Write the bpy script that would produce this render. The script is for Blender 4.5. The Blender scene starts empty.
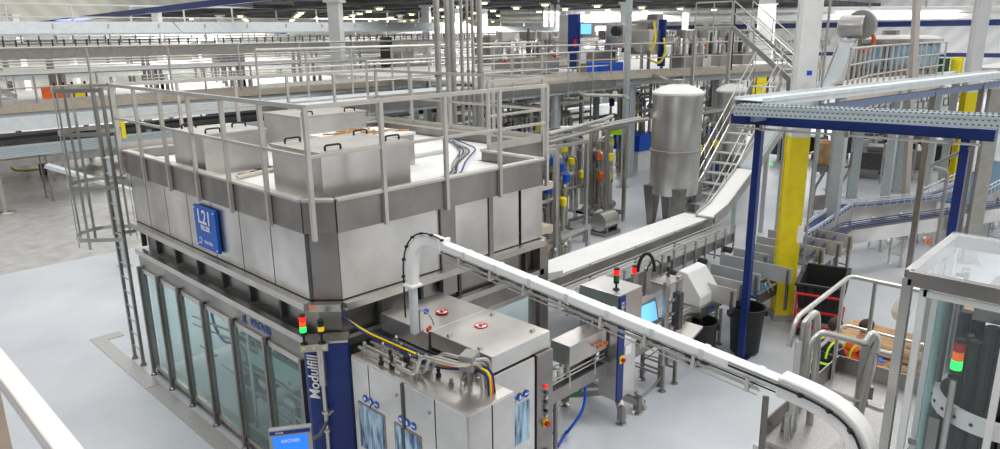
import bpy, bmesh, math, random
from mathutils import Vector, Matrix
random.seed(7)
PI = math.pi
C = bpy.context.scene.collection
S = bpy.context.scene

# ------------------------------------------------------------------ camera
H = 6.0
F_PX, YAW, PITCH, ROLL = 710.72, 0.777114, 0.262095, -0.01275
cy, sy = math.cos(YAW), math.sin(YAW)
cp, sp = math.cos(PITCH), math.sin(PITCH)
FW = Vector((cy * cp, sy * cp, -sp))
R0 = Vector((sy, -cy, 0))
U0 = R0.cross(FW)
RT = R0 * math.cos(ROLL) + U0 * math.sin(ROLL)
UP = U0 * math.cos(ROLL) - R0 * math.sin(ROLL)
cam_d = bpy.data.cameras.new('camera')
cam = bpy.data.objects.new('camera', cam_d)
C.objects.link(cam)
cam.matrix_world = Matrix(((RT.x, UP.x, -FW.x, 0), (RT.y, UP.y, -FW.y, 0), (RT.z, UP.z, -FW.z, H), (0, 0, 0, 1)))
cam_d.sensor_fit = 'HORIZONTAL'
cam_d.sensor_width = 36
cam_d.lens = F_PX / 1000 * 36
cam_d.clip_end = 400
S.camera = cam


def ray(px, py):
    return FW * F_PX + RT * (px - 500) + UP * (224.5 - py)


def at(px, py, z):
    d = ray(px, py)
    t = (z - H) / d.z
    return Vector((d.x * t, d.y * t, z))


def onx(px, py, x):
    d = ray(px, py)
    t = x / d.x
    return Vector((x, d.y * t, H + d.z * t))


def ony(px, py, y):
    d = ray(px, py)
    t = y / d.y
    return Vector((d.x * t, y, H + d.z * t))


def zat(px, py, x, y):
    d = ray(px, py)
    t = math.hypot(x, y) / math.hypot(d.x, d.y)
    return H + d.z * t


def deep(px, py, dep):
    d = ray(px, py) / F_PX * dep
    return Vector((d.x, d.y, H + d.z))


# ------------------------------------------------------------------ materials
def lin(c):
    return tuple((v / 12.92 if v <= 0.04045 else ((v + 0.055) / 1.055) ** 2.4) for v in c)


def mat(name, col, rough=.5, metal=0., noise=0., nscale=4., emit=0., bump=0., stretch=None, rvar=0., spec=None, col2=None):
    m = bpy.data.materials.new(name)
    m.use_nodes = True
    nt = m.node_tree
    b = nt.nodes['Principled BSDF']
    col = lin(col)
    b.inputs['Base Color'].default_value = (*col, 1)
    b.inputs['Roughness'].default_value = rough
    b.inputs['Metallic'].default_value = metal
    if spec is not None:
        b.inputs['Specular IOR Level'].default_value = spec
    if emit:
        b.inputs['Emission Color'].default_value = (*col, 1)
        b.inputs['Emission Strength'].default_value = emit
    if noise or bump or rvar:
        tc = nt.nodes.new('ShaderNodeTexCoord')
        mp = nt.nodes.new('ShaderNodeMapping')
        nt.links.new(tc.outputs['Object'], mp.inputs['Vector'])
        if stretch:
            mp.inputs['Scale'].default_value = stretch
        n = nt.nodes.new('ShaderNodeTexNoise')
        n.inputs['Scale'].default_value = nscale
        n.inputs['Detail'].default_value = 5
        nt.links.new(mp.outputs['Vector'], n.inputs['Vector'])
        if noise:
            mx = nt.nodes.new('ShaderNodeMix')
            mx.data_type = 'RGBA'
            c2 = lin(col2) if col2 else tuple(max(0, v * (1 - noise)) for v in col)
            c1 = col if col2 else tuple(min(1, v * (1 + noise * .5)) for v in col)
            mx.inputs['A'].default_value = (*c1, 1)
            mx.inputs['B'].default_value = (*c2, 1)
            rp = nt.nodes.new('ShaderNodeMapRange')
            rp.inputs['From Min'].default_value = .35
            rp.inputs['From Max'].default_value = .65
            nt.links.new(n.outputs['Fac'], rp.inputs['Value'])
            nt.links.new(rp.outputs['Result'], mx.inputs['Factor'])
            nt.links.new(mx.outputs['Result'], b.inputs['Base Color'])
        if rvar:
            r2 = nt.nodes.new('ShaderNodeMapRange')
            r2.inputs['To Min'].default_value = max(.05, rough - rvar)
            r2.inputs['To Max'].default_value = rough + rvar
            nt.links.new(n.outputs['Fac'], r2.inputs['Value'])
            nt.links.new(r2.outputs['Result'], b.inputs['Roughness'])
        if bump:
            bp = nt.nodes.new('ShaderNodeBump')
            bp.inputs['Strength'].default_value = bump
            bp.inputs['Distance'].default_value = .02
            nt.links.new(n.outputs['Fac'], bp.inputs['Height'])
            nt.links.new(bp.outputs['Normal'], b.inputs['Normal'])
    return m


def glass(name, col, alpha, rough=.05):
    m = bpy.data.materials.new(name)
    m.use_nodes = True
    nt = m.node_tree
    out = nt.nodes['Material Output']
    b = nt.nodes['Principled BSDF']
    b.inputs['Base Color'].default_value = (*lin(col), 1)
    b.inputs['Roughness'].default_value = rough
    tr = nt.nodes.new('ShaderNodeBsdfTransparent')
    tr.inputs['Color'].default_value = (*[min(1, v * .25 + .75) for v in lin(col)], 1)
    mx = nt.nodes.new('ShaderNodeMixShader')
    mx.inputs[0].default_value = alpha
    nt.links.new(tr.outputs[0], mx.inputs[1])
    nt.links.new(b.outputs[0], mx.inputs[2])
    nt.links.new(mx.outputs[0], out.inputs['Surface'])
    return m


STEEL = mat('stainless_steel', (.74, .73, .71), .34, 1, .14, 1.3, rvar=.1, stretch=(1, 1, .4))
STEELW = mat('stainless_sheet', (.86, .85, .835), .32, .93, .24, .9, rvar=.14, bump=.12)
PLATEM = mat('divider_plate_steel', (.80, .79, .77), .45, .45, .1, 2)
WARMG = mat('warm_grey_column', (.70, .69, .66), .5, .2, .12, 4)
STEELD = mat('brushed_dark_steel', (.62, .605, .59), .38, .93, .2, 1.5, rvar=.1)
STEELT = mat('stainless_tube', (.78, .77, .75), .32, .92, .1, 3)
RAILM = mat('satin_rail_steel', (.80, .785, .76), .42, .6, .1, 3)
GALV = mat('galvanised_steel', (.74, .765, .77), .5, .4, .08, 6)
GALVW = mat('pale_galvanised_tray', (.86, .885, .89), .5, .2, .08, 5)
WHITE = mat('white_paint', (.93, .93, .92), .45, 0, .05, 3)
WHITEP = mat('white_plastic', (.95, .95, .94), .3)
CREAM = mat('cream_cladding', (.93, .92, .88), .6, 0, .06, 2)
BLUE = mat('navy_blue_paint', (.08, .19, .46), .4, 0, .15, 3)
BLUEB = mat('bright_blue_plastic', (.02, .33, .80), .4, 0, .08, 3)
SIGNB = mat('sign_blue', (.05, .38, .80), .45, 0, .04, 3)
PANELB = mat('machine_panel_blue', (.04, .18, .48), .4, 0, .12, 2)
BELTB = mat('blue_modular_belt', (.10, .38, .52), .55, 0, .2, 30)
TUBEB = mat('black_ribbed_rubber', (.045, .045, .05), .3)
YEL = mat('safety_yellow', (1.0, .90, .10), .5, 0, .08, 4)
BLACK = mat('black_plastic', (.09, .095, .10), .5, 0, .25, 12)
DARK = mat('dark_rubber', (.16, .16, .165), .6, 0, .2, 8)
DKGREY = mat('grey_cast_parts', (.36, .36, .36), .5, .4, .2, 8)
GREY = mat('grey_enamel', (.62, .62, .61), .5, .1, .1, 5)
CONC = mat('concrete_plinth', (.72, .72, .70), .8, 0, .15, 8)
RED = mat('red_enamel', (.80, .07, .08), .4, 0, .1, 5)
ORANGE = mat('orange_plastic', (.95, .42, .12), .5, 0, .1, 5)
GREENP = mat('green_hose', (.15, .50, .22), .5, 0, .1, 5)
GREEND = mat('dark_green_sheet', (.08, .30, .16), .6, 0, .1, 5)
TAN = mat('cardboard', (.80, .65, .48), .8, 0, .18, 6)
WOOD = mat('pallet_wood', (.72, .56, .38), .8, 0, .25, 8)
BEIGE = mat('deck_edge_beige', (.82, .77, .69), .6, 0, .1, 5)
DECKM = mat('pale_deck_plate', (.90, .89, .86), .5, .1, .08, 3)
LIT_R = mat('lit_red_lens', (.95, .12, .10), .4, emit=.9)
LIT_G = mat('lit_green_lens', (.10, .95, .35), .4, emit=1.6)
LIT_Y = mat('amber_lens', (.95, .75, .08), .4, emit=.25)
DIM_R = mat('red_lens', (.75, .10, .10), .35)
DIM_G = mat('green_lens', (.10, .45, .20), .35)
ORL = mat('orange_lens', (.95, .45, .10), .35, emit=.3)
SCREEN = mat('lit_blue_screen', (.12, .42, .90), .3, emit=.8)
SCREENL = mat('lit_pale_blue_screen', (.45, .74, .95), .3, emit=.8)
LAMP = mat('lit_lamp_diffuser', (1, .93, .62), .4, emit=4)
CEIL = mat('dark_roof_deck', (.34, .35, .37), .9, 0, .6, 1.2)
SKIN = mat('skin', (.78, .58, .47), .5)
HAIR = mat('brown_hair', (.24, .15, .11), .6, 0, .2, 20)
NAVYC = mat('dark_navy_cloth', (.10, .13, .20), .8, 0, .15, 12)
HIVIS = mat('yellow_hi_vis_tape', (.80, .95, .15), .5, emit=.0)
ORVEST = mat('orange_vest_cloth', (.98, .35, .16), .7, 0, .1, 12)
GLASS = glass('clear_door_glass', (.86, .96, .95), .12)
GLASSC = glass('clear_acrylic', (.95, .97, .98), .22)
GLASSV = glass('clear_side_acrylic', (.93, .96, .97), .05)
PALEG = mat('pale_green_panel', (.66, .80, .78), .5, 0, .1, 3)
CLOTHW = mat('off_white_film', (.92, .91, .88), .4)
INK = mat('white_lettering', (.97, .97, .97), .5)
INKB = mat('blue_lettering', (.16, .36, .68), .5)
INKR = mat('red_marking', (.88, .16, .12), .5)
INKK = mat('black_marking', (.1, .1, .1), .5)


def belt_mat():
    m = mat('grate_steel', (.62, .60, .57), .5, .6)
    nt = m.node_tree
    b = nt.nodes['Principled BSDF']
    tc = nt.nodes.new('ShaderNodeTexCoord')
    br = nt.nodes.new('ShaderNodeTexBrick')
    br.inputs['Scale'].default_value = 14
    br.inputs['Color1'].default_value = (*lin((.80, .79, .78)), 1)
    br.inputs['Color2'].default_value = (*lin((.74, .73, .72)), 1)
    br.inputs['Mortar'].default_value = (*lin((.68, .67, .66)), 1)
    br.inputs['Mortar Size'].default_value = .03
    nt.links.new(tc.outputs['Object'], br.inputs['Vector'])
    nt.links.new(br.outputs['Color'], b.inputs['Base Color'])
    return m


GRATE = belt_mat()


def perf_mat():
    m = mat('slotted_tray', (.80, .85, .87), .5, .25)
    nt = m.node_tree
    b = nt.nodes['Principled BSDF']
    tc = nt.nodes.new('ShaderNodeTexCoord')
    mp = nt.nodes.new('ShaderNodeMapping')
    br = nt.nodes.new('ShaderNodeTexBrick')
    mp.inputs['Rotation'].default_value = (PI / 2, 0, 0)
    br.offset = 0.5
    br.inputs['Scale'].default_value = 1
    br.inputs['Brick Width'].default_value = .07
    br.inputs['Row Height'].default_value = .065
    br.inputs['Mortar Size'].default_value = .023
    br.inputs['Mortar Smooth'].default_value = .2
    br.inputs['Color1'].default_value = (*lin((.40, .43, .46)), 1)
    br.inputs['Color2'].default_value = (*lin((.40, .43, .46)), 1)
    br.inputs['Mortar'].default_value = (*lin((.80, .85, .87)), 1)
    nt.links.new(tc.outputs['Object'], mp.inputs['Vector'])
    nt.links.new(mp.outputs['Vector'], br.inputs['Vector'])
    nt.links.new(br.outputs['Color'], b.inputs['Base Color'])
    return m


PERF = perf_mat()


# ------------------------------------------------------------------ mesh builder
ORG = {}


class B:
    def __init__(s):
        s.v = []
        s.f = []

    def add(s, vs, fs):
        n = len(s.v)
        s.v += [tuple(v) for v in vs]
        s.f += [tuple(i + n for i in f) for f in fs]
        return s

    def bb(s, x0, y0, z0, x1, y1, z1):
        x0, x1 = sorted((x0, x1)); y0, y1 = sorted((y0, y1)); z0, z1 = sorted((z0, z1))
        return s.add([(x0, y0, z0), (x1, y0, z0), (x1, y1, z0), (x0, y1, z0), (x0, y0, z1), (x1, y0, z1), (x1, y1, z1), (x0, y1, z1)],
                     [(0, 3, 2, 1), (4, 5, 6, 7), (0, 1, 5, 4), (1, 2, 6, 5), (2, 3, 7, 6), (3, 0, 4, 7)])

    def box(s, c, sz, rz=0, rx=0, ry=0):
        M = Matrix.Rotation(rz, 3, 'Z') @ Matrix.Rotation(ry, 3, 'Y') @ Matrix.Rotation(rx, 3, 'X')
        vs = []
        for z in (-.5, .5):
            for x, y in ((-.5, -.5), (.5, -.5), (.5, .5), (-.5, .5)):
                vs.append(Vector(c) + M @ Vector((x * sz[0], y * sz[1], z * sz[2])))
        return s.add(vs, [(0, 3, 2, 1), (4, 5, 6, 7), (0, 1, 5, 4), (1, 2, 6, 5), (2, 3, 7, 6), (3, 0, 4, 7)])

    def bar(s, p, q, w, h=None, up=(0, 0, 1)):
        h = h or w
        p, q = Vector(p), Vector(q)
        d = (q - p).normalized()
        u = Vector(up)
        if abs(d.dot(u)) > .97:
            u = Vector((0, 1, 0))
        a = d.cross(u).normalized()
        b = a.cross(d)
        vs = []
        for e in (p, q):
            for i, j in ((-1, -1), (1, -1), (1, 1), (-1, 1)):
                vs.append(e + a * i * w / 2 + b * j * h / 2)
        return s.add(vs, [(0, 3, 2, 1), (4, 5, 6, 7), (0, 1, 5, 4), (1, 2, 6, 5), (2, 3, 7, 6), (3, 0, 4, 7)])

    def tube(s, pts, r, n=8, caps=True):
        pts = [Vector(p) for p in pts]
        rr = r if isinstance(r, (list, tuple)) else [r] * len(pts)
        vs, fs = [], []
        prev = None
        for i, p in enumerate(pts):
            d = (pts[min(i + 1, len(pts) - 1)] - pts[max(i - 1, 0)]).normalized()
            if prev is None:
                u = Vector((0, 0, 1)) if abs(d.z) < .9 else Vector((1, 0, 0))
                a = d.cross(u).normalized()
            else:
                a = (prev - d * prev.dot(d)).normalized()
            prev = a
            b = d.cross(a)
            for k in range(n):
                t = 2 * PI * k / n
                vs.append(p + (a * math.cos(t) + b * math.sin(t)) * rr[i])
        for i in range(len(pts) - 1):
            for k in range(n):
                fs.append((i * n + k, i * n + (k + 1) % n, (i + 1) * n + (k + 1) % n, (i + 1) * n + k))
        if caps:
            fs.append(tuple(range(n))[::-1])
            fs.append(tuple((len(pts) - 1) * n + k for k in range(n)))
        return s.add(vs, fs)

    def lathe(s, prof, c, n=20, axis='z'):
        vs, fs = [], []
        c = Vector(c)
        for r, z in prof:
            for k in range(n):
                t = 2 * PI * k / n
                x, y = r * math.cos(t), r * math.sin(t)
                v = Vector((x, y, z)) if axis == 'z' else (Vector((z, x, y)) if axis == 'x' else Vector((y, z, x)))
                vs.append(c + v)
        for i in range(len(prof) - 1):
            for k in range(n):
                fs.append((i * n + k, i * n + (k + 1) % n, (i + 1) * n + (k + 1) % n, (i + 1) * n + k))
        if prof[0][0] > 1e-4:
            fs.append(tuple(range(n))[::-1])
        if prof[-1][0] > 1e-4:
            fs.append(tuple((len(prof) - 1) * n + k for k in range(n)))
        return s.add(vs, fs)

    def prism(s, poly, z0, z1):
        n = len(poly)
        vs = [(p[0], p[1], z0) for p in poly] + [(p[0], p[1], z1) for p in poly]
        fs = [tuple(range(n))[::-1], tuple(range(n, 2 * n))] + [(i, (i + 1) % n, n + (i + 1) % n, n + i) for i in range(n)]
        return s.add(vs, fs)

    def ext(s, poly, d):
        """3-D polygon extruded by vector d"""
        n = len(poly)
        d = Vector(d)
        vs = [Vector(p) for p in poly] + [Vector(p) + d for p in poly]
        fs = [tuple(range(n))[::-1], tuple(range(n, 2 * n))] + [(i, (i + 1) % n, n + (i + 1) % n, n + i) for i in range(n)]
        return s.add(vs, fs)

    def build(s, name, m, parent=None, bevel=0., smooth=False):
        me = bpy.data.meshes.new(name)
        o0 = ORG.get(parent.name, Vector((0, 0, 0))) if parent else Vector((0, 0, 0))
        vs = s.v
        if parent is None:
            # origin of a stand-alone thing at its base centre
            xs = [v[0] for v in vs]; ys = [v[1] for v in vs]; zs = [v[2] for v in vs]
            o0 = Vector(((min(xs) + max(xs)) / 2, (min(ys) + max(ys)) / 2, min(zs)))
        me.from_pydata([(v[0] - o0.x, v[1] - o0.y, v[2] - o0.z) for v in vs], [], s.f)
        bm = bmesh.new(); bm.from_mesh(me)
        bmesh.ops.recalc_face_normals(bm, faces=bm.faces)
        bm.to_mesh(me); bm.free()
        me.materials.append(m)
        ob = bpy.data.objects.new(name, me)
        C.objects.link(ob)
        if parent:
            ob.parent = parent
            ORG[ob.name] = o0
        else:
            ob.location = o0
            ORG[ob.name] = o0
        if smooth:
            for p in me.polygons:
                p.use_smooth = True
            me.set_sharp_from_angle(angle=math.radians(40))
        if bevel:
            b = ob.modifiers.new('bevel', 'BEVEL')
            b.width = bevel; b.segments = 2; b.limit_method = 'ANGLE'
        return ob


def tag(o, label, cat, group=None, kind=None):
    if label: o['label'] = label
    if cat: o['category'] = cat
    if group: o['group'] = group
    if kind: o['kind'] = kind
    return o


def thing(name, label, cat, loc=(0, 0, 0), group=None):
    o = bpy.data.objects.new(name, None)
    C.objects.link(o)
    o.location = loc
    o.empty_display_size = .1
    ORG[o.name] = Vector(loc)
    return tag(o, label, cat, group)


def copy_tree(o, parent=None, loc=None, rz=None, label=None):
    kids = KIDS.get(o.name)
    if kids is None:
        kids = [k for k in bpy.data.objects if k.parent == o]
        KIDS[o.name] = kids
    c = o.copy()
    C.objects.link(c)
    c.parent = parent
    if loc is not None: c.location = loc; ORG[c.name] = Vector(loc)
    if rz is not None: c.rotation_euler.z = rz
    if label: c['label'] = label
    for k in kids:
        copy_tree(k, c)
    return c


KIDS = {}


def struct(o):
    o['kind'] = 'structure'
    return o


def text(body, size, loc, right, up, m, parent, name='lettering', align='CENTER', shear=0., bold=0.):
    cu = bpy.data.curves.new(name, 'FONT')
    cu.body = body
    cu.size = size
    cu.align_x = align
    cu.align_y = 'CENTER'
    cu.extrude = .002
    cu.shear = shear
    cu.offset = bold
    cu.materials.append(m)
    tmp = bpy.data.objects.new(name, cu)
    C.objects.link(tmp)
    me = bpy.data.meshes.new_from_object(tmp)
    bpy.data.objects.remove(tmp)
    o = bpy.data.objects.new(name, me)
    C.objects.link(o)
    r, u = Vector(right).normalized(), Vector(up).normalized()
    n = r.cross(u)
    o0 = ORG.get(parent.name, Vector((0, 0, 0)))
    l = Vector(loc) - o0
    o.parent = parent
    o.matrix_local = Matrix(((r.x, u.x, n.x, l.x), (r.y, u.y, n.y, l.y), (r.z, u.z, n.z, l.z), (0, 0, 0, 1)))
    return o


RX = ((0, -1, 0), (0, 0, 1))     # face looking towards -X
RY = ((1, 0, 0), (0, 0, 1))      # face looking towards -Y


def arc(c, r, a0, a1, u, v, n=8):
    u, v, c = Vector(u), Vector(v), Vector(c)
    return [c + (u * math.cos(a0 + (a1 - a0) * i / n) + v * math.sin(a0 + (a1 - a0) * i / n)) * r for i in range(n + 1)]


def roundpath(pts, r, n=5):
    """polyline with filleted corners"""
    pts = [Vector(p) for p in pts]
    out = [pts[0]]
    for i in range(1, len(pts) - 1):
        a, b, c = pts[i - 1], pts[i], pts[i + 1]
        d1, d2 = (a - b), (c - b)
        rr = min(r, d1.length * .45, d2.length * .45)
        p, q = b + d1.normalized() * rr, b + d2.normalized() * rr
        for k in range(n + 1):
            t = k / n
            out.append(p * (1 - t) ** 2 + b * 2 * t * (1 - t) + q * t * t)
    out.append(pts[-1])
    return out


def lerp(a, b, t):
    return Vector(a) * (1 - t) + Vector(b) * t


def resample(pts, sp):
    pts = [Vector(p) for p in pts]
    out = []
    for i in range(len(pts) - 1):
        L = (pts[i + 1] - pts[i]).length
        n = max(1, round(L / sp))
        for k in range(n):
            out.append(lerp(pts[i], pts[i + 1], k / n))
    out.append(pts[-1])
    return out


def railing(label, pts, h=1.1, sp=1.2, r=.022, mids=(.5,), m=None, name='guard_railing', cat='railing', group=None, toe=.1, square=False, drop=0.):
    m = m or RAILM
    pts = [Vector(p) for p in pts]
    t = thing(name, label, cat, pts[0], group)
    for p in resample(pts, sp):
        b = B()
        if square:
            b.bb(p.x - r * 1.4, p.y - r * 1.4, p.z - drop, p.x + r * 1.4, p.y + r * 1.4, p.z + h)
        else:
            b.tube([p - Vector((0, 0, drop)), p + Vector((0, 0, h))], r, 6)
        b.build('post', m, t)
    def run(z, nm, rr):
        b = B()
        q = [p + Vector((0, 0, z)) for p in pts]
        if square:
            for i in range(len(q) - 1):
                b.bar(q[i], q[i + 1], rr * 2, rr * 2.6)
        else:
            b.tube(q, rr, 6)
        b.build(nm, m, t)
    run(h, 'top_rail', r * 1.1)
    for k in mids:
        run(h * k, 'mid_rail', r * .8)
    if toe:
        b = B()
        for i in range(len(pts) - 1):
            b.bar(pts[i] + Vector((0, 0, toe / 2 + .01)), pts[i + 1] + Vector((0, 0, toe / 2 + .01)), .012, toe)
        b.build('toe_board', m, t)
    return t


def leg_frame(c, d, w, ztop, m, zf=0., brace=True):
    """a pair of conveyor legs square to direction d: returns a mesh builder"""
    d = Vector((d[0], d[1], 0)).normalized()
    n = Vector((-d.y, d.x, 0))
    c = Vector((c[0], c[1], 0))
    out = []
    b = B()
    a0, a1 = c + n * w / 2, c - n * w / 2
    for a in (a0, a1):
        b.bar((a.x, a.y, zf + .03), (a.x, a.y, ztop), .05, .05)
        b.lathe([(.07, 0), (.07, .012), (.02, .03), (.015, .06)], (a.x, a.y, zf), 10)
    if brace:
        b.bar((a0.x, a0.y, zf + .3), (a1.x, a1.y, zf + .3), .03, .03)
        b.bar((a0.x, a0.y, zf + .35), (a1.x, a1.y, ztop - .1), .02, .02)
    return b


def conveyor(label, pts, w=.5, depth=.22, legs=3., guide=.14, m=None, beltm=None, gm=None, zf=0., group=None, name='bottle_conveyor', brackets=.6, legpts=None, cat='conveyor'):
    m = m or STEELD; beltm = beltm or DKGREY; gm = gm or STEELT
    pts = [Vector(p) for p in pts]
    t = thing(name, label, cat, (pts[0].x, pts[0].y, zf), group)
    nr = []
    for i, p in enumerate(pts):
        a = pts[max(0, i - 1)]; c = pts[min(len(pts) - 1, i + 1)]
        d = (c - a); d.z = 0; d.normalize()
        nr.append(Vector((-d.y, d.x, 0)))
    for sgn in (-1, 1):
        b = B()
        for i in range(len(pts) - 1):
            p = pts[i] + nr[i] * sgn * w / 2; q = pts[i + 1] + nr[i + 1] * sgn * w / 2
            dz = Vector((0, 0, depth))
            b.ext([p - dz, q - dz, q, p], nr[i] * sgn * .015)
        b.build('side_plate', m, t)
        if guide:
            g = B()
            for hh in (guide * .55, guide):
                g.tube([p + n_ * sgn * (w / 2 - .04) + Vector((0, 0, hh)) for p, n_ in zip(pts, nr)], .014, 6)
            if brackets:
                for i in range(len(pts) - 1):
                    L = (pts[i + 1] - pts[i]).length
                    k = max(1, int(L / brackets))
                    for j in range(k):
                        tt = (j + .5) / k
                        p = lerp(pts[i], pts[i + 1], tt) + nr[i] * sgn * (w / 2 + .01)
                        g.bar(p - Vector((0, 0, .1)), p + Vector((0, 0, guide + .03)), .03, .012)
                        g.bar(p + Vector((0, 0, guide)), p + Vector((0, 0, guide)) - nr[i] * sgn * .06, .02, .02)
            g.build('guide_rail', gm, t)
    b = B()
    for i in range(len(pts) - 1):
        a, c = pts[i] - Vector((0, 0, .02)), pts[i + 1] - Vector((0, 0, .02))
        b.ext([a + nr[i] * w / 2, a - nr[i] * w / 2, c - nr[i + 1] * w / 2, c + nr[i + 1] * w / 2], (0, 0, -.03))
    b.build('belt', beltm, t)
    rs = resample(pts, legs) if legpts is None else [Vector(p) for p in legpts]
    for i, p in enumerate(rs):
        if legpts is None and len(rs) > 2 and i in (0, len(rs) - 1): continue
        q = rs[min(i + 1, len(rs) - 1)] - rs[max(i - 1, 0)]
        if q.length < .01: q = pts[1] - pts[0]
        leg_frame(p, q, w, p.z - depth, m, zf).build('leg_frame', m, t)
    return t


def stack_light(label, base, r=.035, cols=None, stem=.25, lens=.06, group=None, seg=0):
    cols = cols or [('lens', DIM_R), ('lens', LIT_G)]
    t = thing('signal_tower', label, 'signal light', base, group)
    x, y, z = base
    B().lathe([(r * 1.2, 0), (r * 1.2, .015), (r * .4, .02), (r * .4, stem), (r, stem + .01), (r, stem + .05)], base, 12).build('stem', BLACK, t, smooth=True)
    zz = z + stem + .05
    for i, (nm, mm) in enumerate(cols):
        B().lathe([(r, 0), (r, lens - .004)], (x, y, zz), 12).build('lens', mm, t, smooth=True)
        zz += lens
    B().lathe([(r, 0), (r, .02), (r * .6, .03)], (x, y, zz), 12).build('cap', BLACK, t, smooth=True)
    return t

# ================================================================== SETTING
def floor_mat():
    m = bpy.data.materials.new('epoxy_floor')
    m.use_nodes = True
    nt = m.node_tree
    b = nt.nodes['Principled BSDF']
    tc = nt.nodes.new('ShaderNodeTexCoord')
    def noise(sc, det, rough=.6):
        n = nt.nodes.new('ShaderNodeTexNoise')
        n.inputs['Scale'].default_value = sc; n.inputs['Detail'].default_value = det; n.inputs['Roughness'].default_value = rough
        nt.links.new(tc.outputs['Object'], n.inputs['Vector'])
        return n
    n1, n2 = noise(.35, 6), noise(2.2, 5)
    sx = nt.nodes.new('ShaderNodeSeparateXYZ')
    nt.links.new(tc.outputs['Object'], sx.inputs[0])
    gt = nt.nodes.new('ShaderNodeMath'); gt.operation = 'GREATER_THAN'; gt.inputs[1].default_value = 21.95
    nt.links.new(sx.outputs['Y'], gt.inputs[0])
    def mix(a, c, fac):
        mx = nt.nodes.new('ShaderNodeMix'); mx.data_type = 'RGBA'
        for s_, v in (('A', a), ('B', c)):
            if isinstance(v, tuple): mx.inputs[s_].default_value = (*lin(v), 1)
            else: nt.links.new(v, mx.inputs[s_])
        nt.links.new(fac, mx.inputs['Factor'])
        return mx.outputs['Result']
    def rng(o, a, c):
        r = nt.nodes.new('ShaderNodeMapRange')
        r.inputs['From Min'].default_value = a; r.inputs['From Max'].default_value = c
        nt.links.new(o, r.inputs['Value'])
        return r.outputs['Result']
    ep = mix((.85, .865, .88), (.76, .78, .805), rng(n1.outputs['Fac'], .35, .68))
    co = mix((.82, .815, .80), (.66, .655, .64), rng(n2.outputs['Fac'], .3, .75))
    fin = mix(ep, co, gt.outputs[0])
    nt.links.new(fin, b.inputs['Base Color'])
    r2 = nt.nodes.new('ShaderNodeMapRange')
    r2.inputs['To Min'].default_value = .22; r2.inputs['To Max'].default_value = .42
    nt.links.new(n2.outputs['Fac'], r2.inputs['Value'])
    nt.links.new(r2.outputs['Result'], b.inputs['Roughness'])
    return m


o = B().bb(-6, -6, -.2, 125, 112, 0).build('floor', floor_mat()); struct(o)
o.location = (0, 0, 0)
for v in o.data.vertices:
    v.co += Vector((59.5, 53, -.2))

XW = 84.
def wallm(nm, c, sc):
    m = mat(nm, c, .6)
    nt = m.node_tree
    tc = nt.nodes.new('ShaderNodeTexCoord')
    w = nt.nodes.new('ShaderNodeTexWave'); w.inputs['Scale'].default_value = sc; w.bands_direction = 'DIAGONAL'
    nt.links.new(tc.outputs['Object'], w.inputs['Vector'])
    mx = nt.nodes.new('ShaderNodeMix'); mx.data_type = 'RGBA'
    mx.inputs['A'].default_value = (*lin(c), 1); mx.inputs['B'].default_value = (*lin(tuple(v * .93 for v in c)), 1)
    nt.links.new(w.outputs['Fac'], mx.inputs['Factor']); nt.links.new(mx.outputs['Result'], nt.nodes['Principled BSDF'].inputs['Base Color'])
    return m
wm = wallm('white_wall_cladding', (.95, .95, .94), .35)
struct(B().bb(XW, -6, 0, XW + .4, 112, 12).build('wall_back', wm))
struct(B().bb(-6, 80, 0, XW, 80.4, 12).build('wall_left', wallm('beige_wall_cladding', (.90, .89, .84), .3)))
# blue stripes painted on the cladding
b = B()
b.bb(XW - .03, -6, 6.2, XW, 80, 6.75); b.bb(XW - .03, -6, 3.2, XW, 60, 3.6)
struct(b.build('trim_1', BLUE))
struct(B().bb(-6, 79.97, 5.4, 40, 80, 5.9).build('trim_2', BLUE))
# roof deck of the far bays
struct(B().bb(26, 26, 8.3, XW, 80, 8.6).build('ceiling', CEIL))
b = B()
for i in range(10):
    y = 28 + i * 5.6
    b.bar((26, y, 8.15), (XW, y, 8.15), .16, .3)
for i in range(11):
    x = 28 + i * 5.4
    b.bar((x, 26, 7.95), (x, 80, 7.95), .22, .12)
struct(b.build('ceiling_beams', DKGREY))

# lamps under the far roof
lampo = None
k = 0
for i in range(11):
    for j in range(10):
        x, y = 30 + i * 5.4 + 2.7 * (j % 2), 30.6 + j * 5.0
        if x > XW - 2 or y > 78: continue
        if lampo is None:
            lampo = thing('high_bay_lamp', 'small lit high bay lamp under the dark roof', 'lamp', (x, y, 7.6), 'high bay lamps under the far roof')
            B().bb(x - .26, y - .26, 7.75, x + .26, y + .26, 7.85).build('housing', WHITE, lampo)
            B().bb(x - .14, y - .14, 7.66, x + .14, y + .14, 7.75).build('diffuser', LAMP, lampo)
            B().bar((x, y, 7.85), (x, y, 8.3), .03).build('hanger', DKGREY, lampo)
            l0 = lampo
        else:
            copy_tree(l0, None, (x, y, 7.6))

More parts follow.
